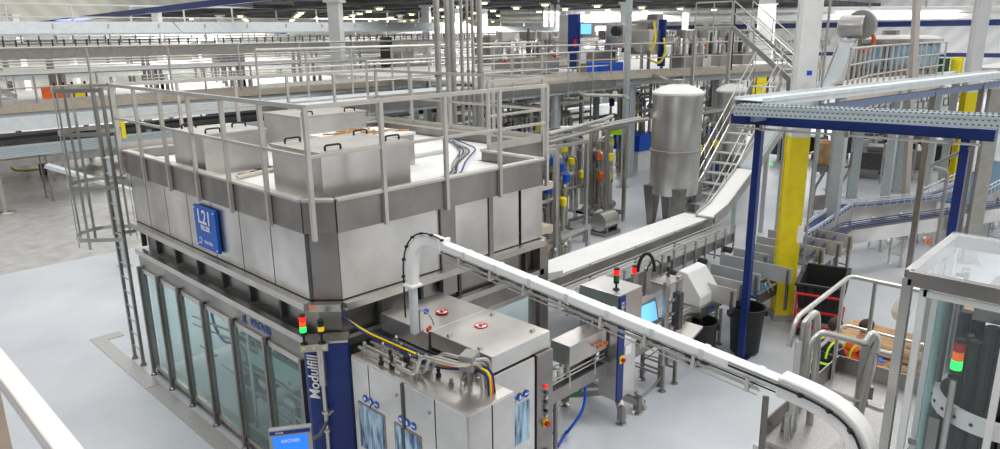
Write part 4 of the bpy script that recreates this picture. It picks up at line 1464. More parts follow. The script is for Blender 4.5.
# metal drip tray stand and braces behind yellow column
t = thing('steel_stand', 'low steel stand with bent side bars behind the yellow column', 'stand', at(828, 205, 0))
a, c = at(813, 203, .5), at(838, 201, .5)
B().bar(a, c, .03, .5).build('front_plate', STEELD, t)
for p in (a, c):
    B().tube(roundpath([Vector((p.x, p.y, 0)), Vector((p.x, p.y, 1.0)), Vector((p.x + .5, p.y - .1, 1.5)), Vector((p.x + .5, p.y - .1, 2.1))], .2), .045, 8).build('side_bar', STEELD, t)
t = thing('orange_motor', 'brown-orange motor on the structure behind the yellow column', 'motor', at(822, 150, 2.0))
p = at(823, 152, 2.2)
B().lathe([(.2, -.4), (.25, -.3), (.25, .3), (.15, .4)], p, 14).build('body', TAN, t, smooth=True)
B().box(p - Vector((0, 0, .5)), (.6, .5, .2), .5).build('base', STEELD, t)

# ================================================================== COVERED CONVEYOR AND INCLINE
cv = thing('covered_conveyor', 'long pale-topped covered conveyor between tank and bottle line', 'conveyor', (11, 9.2, 0))
B().bb(10.9, 8.95, 1.12, 17.2, 9.75, 1.15).build('cover', WHITE, cv)
q0 = at(543, 262, 1.2)
B().ext([(10.9, 8.9, 1.1), (10.1, 9.15, 1.1), (9.95, 9.6, 1.1), (10.9, 9.75, 1.1)], (0, 0, .14)).build('end_cover', WHITE, cv)
B().bb(10.3, 8.9, .85, 17.2, 8.94, 1.1).build('side_plate', STEELD, cv)
B().bb(10.3, 9.7, .85, 17.2, 9.74, 1.1).build('side_plate', STEELD, cv)
B().bb(10.2, 8.25, .78, 17.2, 8.7, .82).build('belt', GREY, cv)
B().bb(10.2, 8.22, .62, 17.2, 8.25, .86).build('side_plate', STEELD, cv)
for z in (.95, 1.05):
    B().tube([(10.2, 8.35, z), (17.2, 8.35, z)], .015, 6).build('guide_rail', STEELT, cv)
    B().tube([(10.2, 8.65, z), (17.2, 8.65, z)], .015, 6).build('guide_rail', STEELT, cv)
for k in range(14):
    x = 10.6 + k * .5
    B().bb(x - .02, 8.18, .4, x + .02, 8.22, 1.1).build('bracket', STEELT, cv)
for k in range(4):
    leg_frame((11 + k * 1.9, 9.0), (1, 0), 1.4, .7, STEELD).build('leg_frame', STEELD, cv)
for k in range(5):
    B().lathe([(.08, -.1), (.08, .1)], (11.4 + k * 1.3, 8.1, .55), 12, 'y').build('drive_motor', DARK, cv)
tag(B().lathe([(.05, 0), (.06, .04), (.05, .07)], at(545, 277, 1.15), 16).build('yellow_button', YEL), 'yellow and black button at the near end of the covered conveyor', 'button')

# incline conveyor with translucent cover rising behind the yellow column
ic = thing('incline_conveyor', 'steep covered conveyor rising from floor level to right platform', 'incline conveyor', (17.2, 9.1, 0))
pts = [Vector((17.2, 9.3, 1.15)), at(725, 213, 1.45), at(745, 180, 2.2), at(775, 125, 3.5), at(812, 62, 5.2), at(835, 40, 5.75)]
pts = [Vector((17.0, 9.0, 1.15)), ony(718, 208, 9.0), ony(745, 172, 9.0), ony(778, 122, 8.8), ony(832, 84, 8.2), ony(848, 44, 8.2)]
print('INC', pts)
def ribbon(pts, w, h, off=0.):
    b = B()
    vs = []
    n = len(pts)
    for p in pts:
        for y, z in ((-w / 2, 0), (w / 2, 0), (w / 2, h), (-w / 2, h)):
            vs.append(p + Vector((0, y, z + off)))
    fs = [(0, 3, 2, 1), tuple(4 * (n - 1) + k for k in range(4))]
    for i in range(n - 1):
        for k in range(4):
            fs.append((4 * i + k, 4 * i + (k + 1) % 4, 4 * i + 4 + (k + 1) % 4, 4 * i + 4 + k))
    return b.add(vs, fs)
ribbon(pts[:3], .5, .04, .04).build('lower_cover', WHITEP, ic)
ribbon(pts[2:], .44, .03, .14).build('upper_cover', GLASSC, ic)
ribbon(pts, .45, .12, -.1).build('belt', GALV, ic)
for s_ in (-.27, .27):
    ribbon([p + Vector((0, s_, 0)) for p in pts], .03, .3, -.15).build('side_plate', STEELT, ic)
for k in (2, 3, 4):
    p = pts[k]
    for s_ in (-.25, .25):
        B().bb(p.x - .05, p.y + s_ - .05, 0, p.x + .05, p.y + s_ + .05, p.z - .1).build('leg', GALV, ic)
b = at(770, 165, 2.0)
# stairs beside the tank
def stairs(label, x0_, y0_, x1_, zb_, zt_, w, n, group=None, name='steel_stairs', open_=True):
    t = thing(name, label, 'stairs', (x0_, y0_, zb_), group)
    for s_ in (-w / 2, w / 2):
        B().bar((x0_, y0_ + s_, zb_ + .08), (x1_, y0_ + s_, zt_), .04, .2).build('stringer', STEELT, t)
        b = B()
        b.tube([(x0_, y0_ + s_, zb_ + 1.0), (x1_, y0_ + s_, zt_ + 1.0)], .024, 6)
        b.build('handrail', STEELT, t)
        B().tube([(x0_, y0_ + s_, zb_ + .55), (x1_, y0_ + s_, zt_ + .55)], .018, 6).build('mid_rail', STEELT, t)
        for k in range(4):
            u = k / 3
            x = x0_ + (x1_ - x0_) * u; z = zb_ + (zt_ - zb_) * u
            B().tube([(x, y0_ + s_, z), (x, y0_ + s_, z + 1.0)], .02, 6).build('baluster', STEELT, t)
    for k in range(n):
        u = (k + .5) / n
        x = x0_ + (x1_ - x0_) * u; z = zb_ + (zt_ - zb_) * u
        B().bb(x - .14, y0_ - w / 2, z - .02, x + .14, y0_ + w / 2, z + .02).build('tread', GALVW, t)
    return t
stairs('steel stairs with handrails climbing beside the large tank', 19.3, 10.7, 23.9, 0, 4.3, .95, 15)
fb, ft = deep(806, 88, 25), deep(742, 28, 27.5)
FS = stairs('far steel stairs rising above the platform behind the tank', 0, 0, -(Vector((fb.x - ft.x, fb.y - ft.y, 0)).length), fb.z, ft.z, .9, 12)
FS.rotation_euler.z = math.atan2(fb.y - ft.y, fb.x - ft.x); FS.location = (fb.x, fb.y, fb.z)
la = [ft + Vector((0, .45, 0)), deep(695, 29, 28.5)]
railing('steel railing round the landing at the top of the far stairs', la, 1.0, .8, .03, (.33, .66), RAILM, toe=.1)
t = thing('stair_landing', 'steel landing at the top of the far stairs', 'platform', (la[1].x, la[1].y, 0))
B().ext([la[0], la[1], la[1] + Vector((.8, .9, 0)), la[0] + Vector((.8, .9, 0))], (0, 0, -.06)).build('deck_plate', STEELT, t)
for p in (la[0], la[1], la[1] + Vector((.8, .9, 0))):
    B().bb(p.x - .06, p.y - .06, 0, p.x + .06, p.y + .06, p.z - .05).build('leg', STEELT, t)

# ================================================================== TANKS
def tank(label, x, y, r, zl, zs, zt_, legs=4, m=STEELW, name='process_tank', ring=None, group=None):
    t = thing(name, label, 'tank', (x, y, 0), group)
    B().lathe([(.08, zl - .35), (.1, zl - .2), (r * .6, zl - .08), (r * .98, zl), (r, zl + .06), (r, zs)] + ([]) + [(r, zt_ - .15), (r * 1.02, zt_ - .12), (r * 1.02, zt_ - .02)], (x, y, 0), 40).build('shell', m, t, smooth=True)
    B().lathe([(r * 1.04, zt_ - .06), (r * 1.04, zt_), (r * .9, zt_ + .08), (r * .5, zt_ + .2), (.12, zt_ + .26)], (x, y, 0), 40).build('domed_lid', WHITE, t, smooth=True)
    if ring:
        B().lathe([(r, ring - .05), (r * 1.05, ring - .04), (r * 1.05, ring + .04), (r, ring + .05)], (x, y, 0), 40).build('mid_ring', STEELT, t, smooth=True)
    B().lathe([(.14, zt_ + .2), (.14, zt_ + .34), (.18, zt_ + .35), (.18, zt_ + .38), (.001, zt_ + .4)], (x, y, 0), 18).build('manhole', STEELT, t)
    for k in range(legs):
        a = 2 * PI * (k + .5) / legs
        px_, py_ = x + math.cos(a) * r * .88, y + math.sin(a) * r * .88
        b = B()
        b.add([(px_ + dx * .16 * s_, py_ + dy * .16 * s_, z) for z, s_ in ((0, .6), (zl + .25, 1.3)) for dx, dy in ((-1, -1), (1, -1), (1, 1), (-1, 1))],
              [(0, 3, 2, 1), (4, 5, 6, 7), (0, 1, 5, 4), (1, 2, 6, 5), (2, 3, 7, 6), (3, 0, 4, 7)])
        b.build('leg', STEELD, t)
    B().tube(roundpath([(x, y, zl - .2), (x, y, .35), (x + .8, y - .5, .35)], .15), .07, 10).build('drain_pipe', STEELD, t)
    return t
TX, TY = 19.7, 11.6
tz = zat(676, 92, TX, TY)
tank('large cylindrical stainless process tank on legs', TX, TY, .76, 1.05, 2.5, tz, ring=zat(676, 150, TX, TY))
pt_ = at(735, 86, 4.2)
t2p = deep(733, 90, 27)
tank('smaller stainless tank beyond the large tank, left of the stairs', t2p.x, t2p.y, .6, 1.2, 3, t2p.z)
B_c = at(605, 224, .3)
t = thing('horizontal_vessel', 'small horizontal stainless drum lying on a base near the tank', 'vessel', (B_c.x, B_c.y, 0))
B().lathe([(.15, -.38), (.29, -.36), (.29, .36), (.2, .39)], (B_c.x, B_c.y, .42), 26, 'x').build('drum', STEELT, t, smooth=True)
B().bb(B_c.x - .4, B_c.y - .3, .0, B_c.x + .4, B_c.y + .3, .12).build('base', STEELD, t)
for s_ in (-.25, .25):
    B().bb(B_c.x + s_ - .03, B_c.y - .28, .1, B_c.x + s_ + .03, B_c.y + .28, .3).build('saddle', STEELD, t)

# ================================================================== VALVE SKIDS
def skid(label, x0_, y0_, x1_, y1_, h, n, seed, cols=(BLUEB, BLUEB, BLUE, YEL)):
    rnd = random.Random(seed)
    t = thing('valve_skid', label, 'pipe skid', ((x0_ + x1_) / 2, (y0_ + y1_) / 2, 0))
    for x in (x0_, x1_):
        for y in (y0_, y1_):
            B().bb(x - .05, y - .05, 0, x + .05, y + .05, h).build('frame_post', STEELT, t)
    for (p, q) in (((x0_, y0_), (x1_, y0_)), ((x0_, y1_), (x1_, y1_)), ((x0_, y0_), (x0_, y1_)), ((x1_, y0_), (x1_, y1_))):
        B().bar((*p, h), (*q, h), .09, .09).build('frame_beam', STEELT, t)
        B().bar((*p, .3), (*q, .3), .07, .07).build('frame_beam', STEELD, t)
    for k in range(n):
        x = rnd.uniform(x0_ + .1, x1_ - .1); y = rnd.uniform(y0_, y1_)
        z0q = rnd.uniform(.3, 1.0); z1q = rnd.uniform(1.2, h)
        r = rnd.choice((.035, .05, .06))
        x2, y2 = rnd.uniform(x0_, x1_), rnd.uniform(y0_, y1_)
        if k % 2: y2 = y
        else: x2 = x
        B().tube(roundpath([(x, y, z0q), (x, y, z1q), (x2, y2, z1q), (x2, y2, rnd.uniform(.4, z1q))], .15), r, 7).build('pipe', STEELT if k % 3 else STEELD, t, smooth=True)
        if k % 3:
            zz = rnd.uniform(.7, 2.3)
            v = B().lathe([(.05, 0), (.08, .05), (.08, .18), (.05, .22)], (x, y, zz), 10).build('valve_body', STEELT, t)
            B().lathe([(.09, .2), (.115, .22), (.115, .42), (.07, .46)], (x, y, zz), 12).build('actuator', cols[rnd.randrange(len(cols))], v, smooth=True)
        if k % 5 == 1:
            B().lathe([(.12, -.3), (.14, -.25), (.14, .2), (.08, .3)], (x, y, .5), 12, 'x').build('pump', STEELD, t, smooth=True)
    return t
skid('valve skid with blue actuators just right of the filler enclosure', 14.0, 12.4, 16.2, 13.5, 3.0, 26, 1)
skid('valve skid with blue actuators behind the small horizontal drum', 15.6, 13.6, 18.0, 14.8, 3.0, 24, 2)
skid('valve skid with red and blue actuators left of the large tank', 18.0, 13.0, 19.0, 14.2, 3.1, 20, 3, (BLUEB, ORANGE, YEL, BLUE))
skid('valve skid with blue actuators between the large tank and stairs', 22.5, 12.6, 24.6, 13.6, 3.2, 22, 4)
skid('tall pipe skid standing beyond the valve skids', 19.5, 17.5, 22.5, 19, 3.4, 22, 5)
skid('pipe skid behind the filler enclosure right corner', 12.2, 11.2, 13.4, 12.6, 3.2, 18, 6)
# overhead pipe bridge
for k, (pp, z, lab) in enumerate((
        ([(548, 142), (610, 126), (648, 119)], 3.3, 'upper pipe bridging from filler enclosure to the large tank'),
        ([(548, 134), (600, 121), (612, 116)], 3.5, 'bent pipe bridging beside the upper pipe near the tank'),
        ([(560, 128), (590, 127), (640, 118)], 3.1, 'steel pipe over the valve skids, lowest of the bridging pipes'),
        ([(578, 92), (583, 95), (625, 96), (629, 100)], 3.9, 'bent pipe end above the blue-valved pipework'),
        ([(500, 78), (620, 72), (650, 73), (668, 80)], 4.3, 'long horizontal pipe reaching the top of the large tank'))):
    tag(B().tube(roundpath([at(px, py, z) for px, py in pp], .3), .06, 8).build('overhead_pipe', STEELT, smooth=True), lab, 'pipe')
t = thing('low_bench', 'low steel bench frame on the floor right of the filler', 'bench', at(570, 245, 0))
a, c = at(560, 238, .75), at(588, 226, .75)
B().bar(a, c, .1, .12).build('beam', STEELT, t)
for p in (a, c):
    B().bb(p.x - .05, p.y - .05, 0, p.x + .05, p.y + .05, .7).build('leg', STEELT, t)
t = thing('floor_valve_group', 'small stainless floor pipes with yellow handles near the filler', 'valves', at(560, 255, 0))
for k in range(7):
    p = at(548 + k * 3.5, 262 - k * 2 + (k % 3) * 5, .2)
    B().tube(roundpath([Vector((p.x, p.y, 0)), Vector((p.x, p.y, .5 + .1 * (k % 3))), Vector((p.x + .3, p.y + .2, .5 + .1 * (k % 3))), Vector((p.x + .3, p.y + .2, .1))], .1), .035, 8).build('pipe', STEELT, t, smooth=True)
    B().lathe([(.04, 0), (.04, .05)], (p.x, p.y, .6), 8).build('handle', YEL if k % 3 == 0 else STEELD, t)
t = thing('blue_pallet_box', 'blue crate and pale cabinet behind the valve skids', 'crate', at(632, 165, 0))
a = at(634, 168, 0)
B().bb(a.x - .7, a.y - .7, .9, a.x + .8, a.y + .7, 1.6).build('crate', BLUEB, t)
B().bb(a.x - .6, a.y - .6, 0, a.x + .7, a.y + .6, .9).build('cabinet', WHITE, t)
tag(B().box(at(616, 128, 2.8), (.5, .4, .4), .6).build('green_box', mat('lime_plastic', (.65, .90, .10), .5)), 'lime green box beside the yellow column behind the pipework', 'box')

# ================================================================== RED CART WITH BLACK TUB
t = thing('tub_cart', 'black ribbed tub standing on a red cart beside yellow column', 'cart', at(822, 335, 0))
c = (at(802, 284, 1.15) + at(845, 269, 1.15)) / 2
c = Vector((c.x, c.y, 0))
ca = (at(811, 263, 1.15) - at(802, 284, 1.15)).normalized(); ang = math.atan2(ca.y, ca.x)
M_ = Matrix.Rotation(ang, 3, 'Z')
def tp(u, v, z): return c + M_ @ Vector((u, v, 0)) + Vector((0, 0, z))
def tub():
    b = B()
    top, bot = (.72, .42), (.56, .32)
    vs = []
    for (a, e_), z in ((bot, .35), (top, 1.12), ((.76, .46), 1.12), ((.76, .46), 1.17), ((.68, .38), 1.17), ((.54, .3), .42)):
        for i, j in ((-1, -1), (1, -1), (1, 1), (-1, 1)):
            vs.append(tp(i * a, j * e_, z))
    fs = [(0, 3, 2, 1), (20, 21, 22, 23)]
    for k in range(5):
        for i in range(4):
            fs.append((4 * k + i, 4 * k + (i + 1) % 4, 4 * k + 4 + (i + 1) % 4, 4 * k + 4 + i))
    b.add(vs, fs)
    for i in range(7):
        u = -.54 + i * .18
        for s_ in (-1, 1):
            b.bar(tp(u * .8, s_ * .34, .4), tp(u, s_ * .44, 1.1), .05, .03)
    for i in range(4):
        v = -.27 + i * .18
        for s_ in (-1, 1):
            b.bar(tp(s_ * .58, v * .8, .4), tp(s_ * .73, v, 1.1), .05, .03)
    return b
tub().build('tub', BLACK, t)
for (p, q) in (((-.7, -.4), (.7, -.4)), ((-.7, .4), (.7, .4)), ((-.7, -.4), (-.7, .4)), ((.7, -.4), (.7, .4))):
    B().bar(tp(*p, .28), tp(*q, .28), .06, .06).build('cart_frame', RED, t)
for v in (-.4, .4):
    B().tube(roundpath([tp(-.72, v, .28), tp(-.85, v, 1.0)], .1), .025, 8).build('handle_upright', RED, t)
B().tube([tp(-.85, -.4, 1.0), tp(-.85, .4, 1.0)], .025, 8).build('push_handle', RED, t)
B().tube([tp(-.8, -.4, .65), tp(-.8, .4, .65)], .025, 8).build('cross_bar', RED, t)
for u in (-.55, .55):
    for v in (-.33, .33):
        B().lathe([(.08, -.03), (.1, -.02), (.1, .02), (.08, .03)], tp(u, v, .11), 16, 'y').build('wheel', DARK, t)
        B().bb(*(tp(u, v, .13) - Vector((.03, .03, 0))), *(tp(u, v, .26) + Vector((.03, .03, 0)))).build('wheel_fork', STEELT, t)

# ================================================================== PLATFORM AND GATES
ZD = 2.4
pf = thing('access_platform', 'steel access platform with grated deck in front of acrylic cabinet', 'platform', (6.6, 1.6, 0))
dk = [at(838, 370, ZD), at(800, 400, ZD), at(790, 449, ZD) , Vector((5.2, 1.9, ZD)), Vector((5.3, .9, ZD)), Vector((7.55, 1.0, ZD)), at(887, 388, ZD)]
dx0, dx1, dy0, dy1 = 5.75, 7.62, 1.35, 2.35
B().bb(dx0, dy0, ZD - .05, dx1, dy1, ZD).build('deck', GRATE, pf)
B().bb(5.0, -.5, ZD - .08, 7.6, dy0, ZD - .03).build('lower_deck', mat('clear_grey_floor_plate', (.62, .66, .66), .3, .2, .3, 3), pf)
for (p, q) in (((dx1, dy0), (dx1, dy1)), ((dx0, dy1), (dx1, dy1))):
    B().bar((*p, ZD + .08), (*q, ZD + .08), .015, .2).build('toe_plate', STEELD, pf)
for x in (dx0 + .05, dx1 - .05):
    for y in (dy0, dy1 - .05):
        B().bb(x - .05, y - .05, 0, x + .05, y + .05, ZD - .05).build('leg', STEELD, pf)
B().bb(5.0, -.4, 0, 5.1, -.3, ZD - .08).build('leg', STEELD, pf)
B().bb(5.7, 2.1, ZD - .75, 5.8, 2.4, ZD - .05).build('side_box', STEELW, pf)
# gate railing, far corner
gr = thing('platform_railing', 'tubular steel railing along the far side of access platform', 'railing', (dx1, dy1, ZD))
zr = ZD + 1.1
pa = Vector((6.0, 2.28, 0)); pb = Vector((dx1 - .02, dy1 - .02, 0)); pc = Vector((dx1 - .02, dy0, 0))
B().tube(roundpath([pa + Vector((0, 0, zr - .25)), pa + Vector((.12, 0, zr)), pb + Vector((0, 0, zr)), pc + Vector((0, 0, zr))], .1), .024, 10).build('top_rail', STEELT, gr, smooth=True)
B().tube(roundpath([pa + Vector((0, 0, ZD + .55)), pb + Vector((0, 0, ZD + .55)), pc + Vector((0, 0, ZD + .55))], .1), .018, 8).build('mid_rail', STEELT, gr, smooth=True)
for p in (lerp(pa, pb, .3), lerp(pa, pb, .88)):
    B().box((p.x, p.y, ZD + .5), (.09, .03, 1.2), .2).build('flat_post', STEELT, gr)
B().tube([pb + Vector((-.0, -.25, ZD)), pb + Vector((-.0, -.25, zr))], .022, 8).build('post', STEELT, gr)
B().tube([pc + Vector((0, .2, ZD)), pc + Vector((0, .2, zr))], .022, 8).build('post', STEELT, gr)
# gate posts at the near side
gp = thing('platform_gate', 'steel gate with rounded handrail loops on the access platform', 'gate', (5.95, 2.1, ZD))
def vpost(px, py, zb_, zt_, w, x=None, nm='post'):
    p = at(px, py, zb_)
    B().box((p.x, p.y, (zb_ + zt_) / 2), (w, w * .6, zt_ - zb_), .4).build(nm, STEELD, gp)
    return p
l1 = at(789, 436, ZD)
ltop = zat(800, 331, l1.x, l1.y)
B().box((l1.x, l1.y, (1.6 + ltop - .1) / 2), (.075, .05, ltop - 1.7), .4).build('post', STEELT, gp)
B().tube(roundpath([l1 + Vector((.14, .02, 0)), Vector((l1.x + .14, l1.y + .02, ltop - .05)), Vector((l1.x + .14, l1.y + .02, ltop + .02)), Vector((l1.x + .3, l1.y - .02, ltop + .12)), Vector((l1.x + .34, l1.y - .05, ltop - .3)), Vector((l1.x + .34, l1.y - .05, ZD))], .12), .032, 10).build('hoop', STEELT, gp, smooth=True)
l2 = at(856, 419, ZD); l2.z = ZD
t2 = zat(874, 333, l2.x, l2.y)
B().box((l2.x, l2.y, (ZD + t2 - .12) / 2), (.07, .07, t2 - ZD - .05), .4).build('post', STEELT, gp)
# loop rails between the posts
ra = onp_ = None
za = ltop
def dp3(px, py, q):   # the point of a pixel's ray at the depth of point q
    dep = (Vector((q.x, q.y, q.z - H))).dot(FW)
    return deep(px, py, dep)
L1 = Vector((l1.x, l1.y, ltop)); L2 = Vector((l2.x, l2.y, t2))
B().tube(roundpath([dp3(803, 400, L1), dp3(810, 345, L1), dp3(820, 332, L1), lerp(dp3(845, 338, L1), dp3(845, 338, L2), .5), dp3(866, 344, L2)], .12), .03, 10).build('upper_loop', STEELT, gp, smooth=True)
B().tube(roundpath([dp3(866, 344, L2), dp3(873, 333, L2), dp3(877, 340, L2), dp3(856, 425, L2)], .08), .045, 12).build('end_post', STEELT, gp, smooth=True)
B().tube([dp3(818, 386, L1), dp3(858, 402, L2)], .02, 8).build('lower_bar', STEELT, gp)
B().tube(roundpath([dp3(874, 350, L2), dp3(893, 355, L2), dp3(901, 346, L2)], .1), .03, 10).build('side_loop', STEELT, gp, smooth=True)
B().tube(roundpath([dp3(866, 404, L2), dp3(884, 411, L2), dp3(891, 400, L2)], .1), .028, 10).build('side_loop', STEELT, gp, smooth=True)
for y_ in (358, 392):
    c = dp3(874 - (y_ - 358) * .14, y_, L2)
    B().box(c, (.06, .06, .12), .4).build('hinge', STEELD, gp)
B().tube([at(778, 449, 1.9), dp3(788, 415, L1), dp3(786, 440, L1)], .03, 8).build('brace', STEELT, gp)
B().tube([dp3(766, 396, L1), dp3(761, 455, L1)], .03, 4).build('stay', STEELD, gp)

# ================================================================== ACRYLIC CABINET
gx0, gx1, gy0, gy1, gz0, gz1 = 5.1, 6.28, -.35, 1.2, 2.36, 4.4
gc = thing('acrylic_cabinet', 'clear acrylic cabinet with grey frame around a ring of black tubes', 'machine cabinet', (5.7, .4, 2.36))
w = .06
def gfr(p, q, mm=GREY, ww=w, nm='frame_bar'):
    B().bar(p, q, ww, ww).build(nm, mm, gc, bevel=.004)
for x in (gx0, gx1):
    for y in (gy0, gy1):
        gfr((x, y, gz0), (x, y, gz1), STEELT)
for z in (gz1, gz0 + .03):
    for (p, q) in (((gx0, gy0), (gx0, gy1)), ((gx1, gy0), (gx1, gy1)), ((gx0, gy0), (gx1, gy0)), ((gx0, gy1), (gx1, gy1))):
        B().bar((*p, z), (*q, z), .06, .1).build('frame_bar', STEELD, gc, bevel=.004)
# white inner aluminium profile
for y in (gy1 - .1, .62, gy0 + .1):
    B().bar((gx0 + .01, y, gz0 + .1), (gx0 + .01, y, gz1 - .07), .035, .04).build('white_profile', WHITE, gc)
B().bar((gx0 + .01, gy0 + .1, gz1 - .09), (gx0 + .01, gy1 - .1, gz1 - .09), .035, .04).build('white_profile', WHITE, gc)
for x in (gx0 + .35, gx0 + .75, gx1 - .1):
    B().bar((x, gy1 - .02, gz0 + .1), (x, gy1 - .02, gz1 - .07), .03, .04).build('white_profile', WHITE, gc)
B().bb(gx0 - .01, gy0, gz1 + .05, gx1 + .02, gy1 + .02, gz1 + .062).build('clear_top', GLASSC, gc)
B().bb(gx0 - .005, .64, gz0 + .1, gx0 + .002, gy1 - .1, gz1 - .1).build('clear_panel', GLASSV, gc)
B().bb(gx0 + .05, gy1, gz0 + .1, gx1 - .05, gy1 + .008, gz1 - .1).build('clear_panel', GLASSV, gc)
B().bb(gx1, gy0, gz0 + .1, gx1 + .008, gy1, gz1 - .1).build('clear_panel', GLASSV, gc)
B().bar((5.55, 1.15, 3.0), (5.55, .6, 3.02), .05, .05).build('cross_bar', STEELD, gc)
B().bb(5.42, .95, 3.02, 5.5, 1.02, 3.3).build('small_bracket', STEELD, gc)
# drum of tubes
dm = thing('tube_drum', 'drum of dark ribbed tubes held by a white drilled ring', 'machine drum', (5.62, .5, 2.4))
DX, DY, DR = 5.6, .62, .36
B().lathe([(DR + .03, 3.39), (DR + .07, 3.39), (DR + .07, 3.51), (DR + .03, 3.51), (DR + .03, 3.39)], (DX, DY, 0), 48).build('white_ring', WHITEP, dm, smooth=True)
B().lathe([(.05, 2.36), (.05, 4.2)], (DX, DY, 0), 16).build('centre_shaft', STEELT, dm, smooth=True)
B().lathe([(DR, 3.45), (DR, 3.47), (.05, 3.47)], (DX, DY, 0), 40).build('green_plate', GREEND, dm)
for k in range(20):
    a = 2 * PI * k / 20
    x, y = DX + math.cos(a) * (DR - .05), DY + math.sin(a) * (DR - .05)
    zt_ = 4.02 + .1 * math.sin(k * 2.3)
    prof_ = []
    nz = 14
    for i in range(nz):
        z = 2.42 + (zt_ - 2.42) * i / (nz - 1)
        prof_.append((.042 if i % 2 else .037, z))
    B().lathe(prof_, (x, y, 0), 10).build('ribbed_tube', TUBEB if k % 4 else BLACK, dm)
for k in range(24):
    a = 2 * PI * k / 24
    B().lathe([(.012, DR + .06), (.012, DR + .078)], (DX, DY, 3.45), 8, 'x').build('ring_hole', INKK, dm)
    o = dm_last = bpy.data.objects[C.objects[-1].name]
    # turn each screw hole about the drum axis
    for v in o.data.vertices:
        lx, ly = v.co.x + ORG[dm.name].x - DX, v.co.y + ORG[dm.name].y - DY
        v.co.x = DX - ORG[dm.name].x + lx * math.cos(a) - ly * math.sin(a)
        v.co.y = DY - ORG[dm.name].y + lx * math.sin(a) + ly * math.cos(a)
t = thing('drum_head', 'grey motor head with wires above the ribbed tubes', 'machine head', (5.7, .4, 3.9))
B().bb(5.35, .05, 4.12, 6.0, .85, 4.26).build('head_plate', STEELD, t)
B().bb(5.5, .2, 4.26, 5.9, .6, 4.34).build('motor_box', DKGREY, t)
for k in range(4):
    B().tube(roundpath([(5.4 + .04 * k, .6 - .06 * k, 4.12), (5.35, .55 - .1 * k, 3.95), (5.45, .42 - .1 * k, 3.95), (5.5, .4 - .1 * k, 4.12)], .08), .008, 5).build('wire', (YEL, INKK, GREY, INKK)[k], t)
p_ = dp3(957, 362, Vector((5.2, .83, 3.7)))
stack_light('signal tower with red and orange lenses and lit green one inside acrylic cabinet', (p_.x, p_.y, p_.z - .12), .034, [('l', LIT_G), ('l', ORL), ('l', DIM_R)], .02, .065)
tag(B().tube([(p_.x, p_.y, 2.4), (p_.x, p_.y, p_.z - .1)], .022, 10).build('signal_pole', STEELT, smooth=True), 'steel pole under the signal tower inside acrylic cabinet', 'pole')
t = thing('coloured_tubes', 'pale green and clear vertical tubes inside the acrylic cabinet', 'tubes', (6.1, 1.0, 2.4))
for k in range(7):
    B().tube([(5.5 + .1 * k, 1.06 - .02 * (k % 2), 2.45), (5.5 + .1 * k, 1.06 - .02 * (k % 2), 4.25)], .028, 10).build('tube', (PALEG, GREY, PALEG, WHITEP, DARK, STEELT, GREY)[k], t, smooth=True)
B().bar((5.5, .8, 4.2), (6.2, .8, 4.2), .03, .03).build('tube_holder', STEELT, t)
t = thing('yellow_valve', 'small yellow-handled valve on the deck by acrylic cabinet', 'valve', (5.25, 1.1, 2.4))
B().tube(roundpath([(5.25, 1.0, 2.42), (5.25, 1.0, 2.56), (5.35, .95, 2.56)], .03), .018, 8).build('pipe', STEELT, t)
B().box((5.25, 1.0, 2.6), (.1, .03, .02), .6).build('handle', YEL, t)
t = tag(B().box((7.2, .55, 2.45), (.9, .7, .06), .2).build('green_mat', GREEND), 'dark green mat behind the ribbed tubes', 'mat')

# ================================================================== PALLETS AND CARDBOARD
t = thing('wooden_pallet', 'wooden pallet on the floor under the cardboard tubes', 'pallet', at(865, 372, 0))
pc_ = at(868, 378, .0); pz = 0
def pal(t, cx, cy_, rz):
    M = Matrix.Rotation(rz, 3, 'Z')
    for i in range(7):
        p = Vector((cx, cy_, .13)) + M @ Vector((0, -.45 + i * .15, 0))
        B().box(p, (1.2, .1, .022), rz).build('board', WOOD, t)
    for i in (-.5, 0, .5):
        p = Vector((cx, cy_, .06)) + M @ Vector((i, 0, 0))
        B().box(p, (.1, 1.0, .1), rz).build('bearer', WOOD, t)
pal(t, 12.8, 3.4, .1)
tb = None
spots_ = []
for r_ in range(5):
    for c_ in range(6):
        spots_.append((12.45 + c_ * .15 + (r_ % 2) * .07, .22 + r_ * .14))
for (x, z) in spots_:
    if tb is None:
        tb = thing('cardboard_tube', 'brown cardboard tube lying in the pile behind the platform', 'tube', (x, 3.3, z), 'cardboard tubes piled on the pallet')
        B().lathe([(.055, -.55), (.07, -.55), (.07, .55), (.055, .55), (.055, -.55)], (x, 3.3, z), 14, 'y').build('wall', TAN, tb, smooth=True)
        t0_ = tb
    else:
        copy_tree(t0_, None, (x + random.uniform(-.01, .01), 3.3 + random.uniform(-.15, .15), z))
p2 = at(824, 390, 0)
t = thing('wooden_pallet', 'wooden slatted pallet below the platform beside the dark-vested person', 'pallet', (10.2, 3.2, 0))
pal(t, 10.3, 3.1, .6)
qb = at(950, 345, 0)
o = B().box((qb.x, qb.y, .45), (.8, .9, .9), .2).build('cardboard_box', TAN, bevel=.01)
tag(o, 'plain cardboard box behind the acrylic cabinet frame', 'box')
b = B()
rnd = random.Random(3)
b.lathe([(.03, 0), (.12, .05), (.16, .2), (.12, .36), (.07, .46), (.03, .5)], (13.0, 3.1, 1.1), 9)
tag(b.build('plastic_bag', CLOTHW), 'crumpled white plastic wrap beside the cardboard box', 'bag')

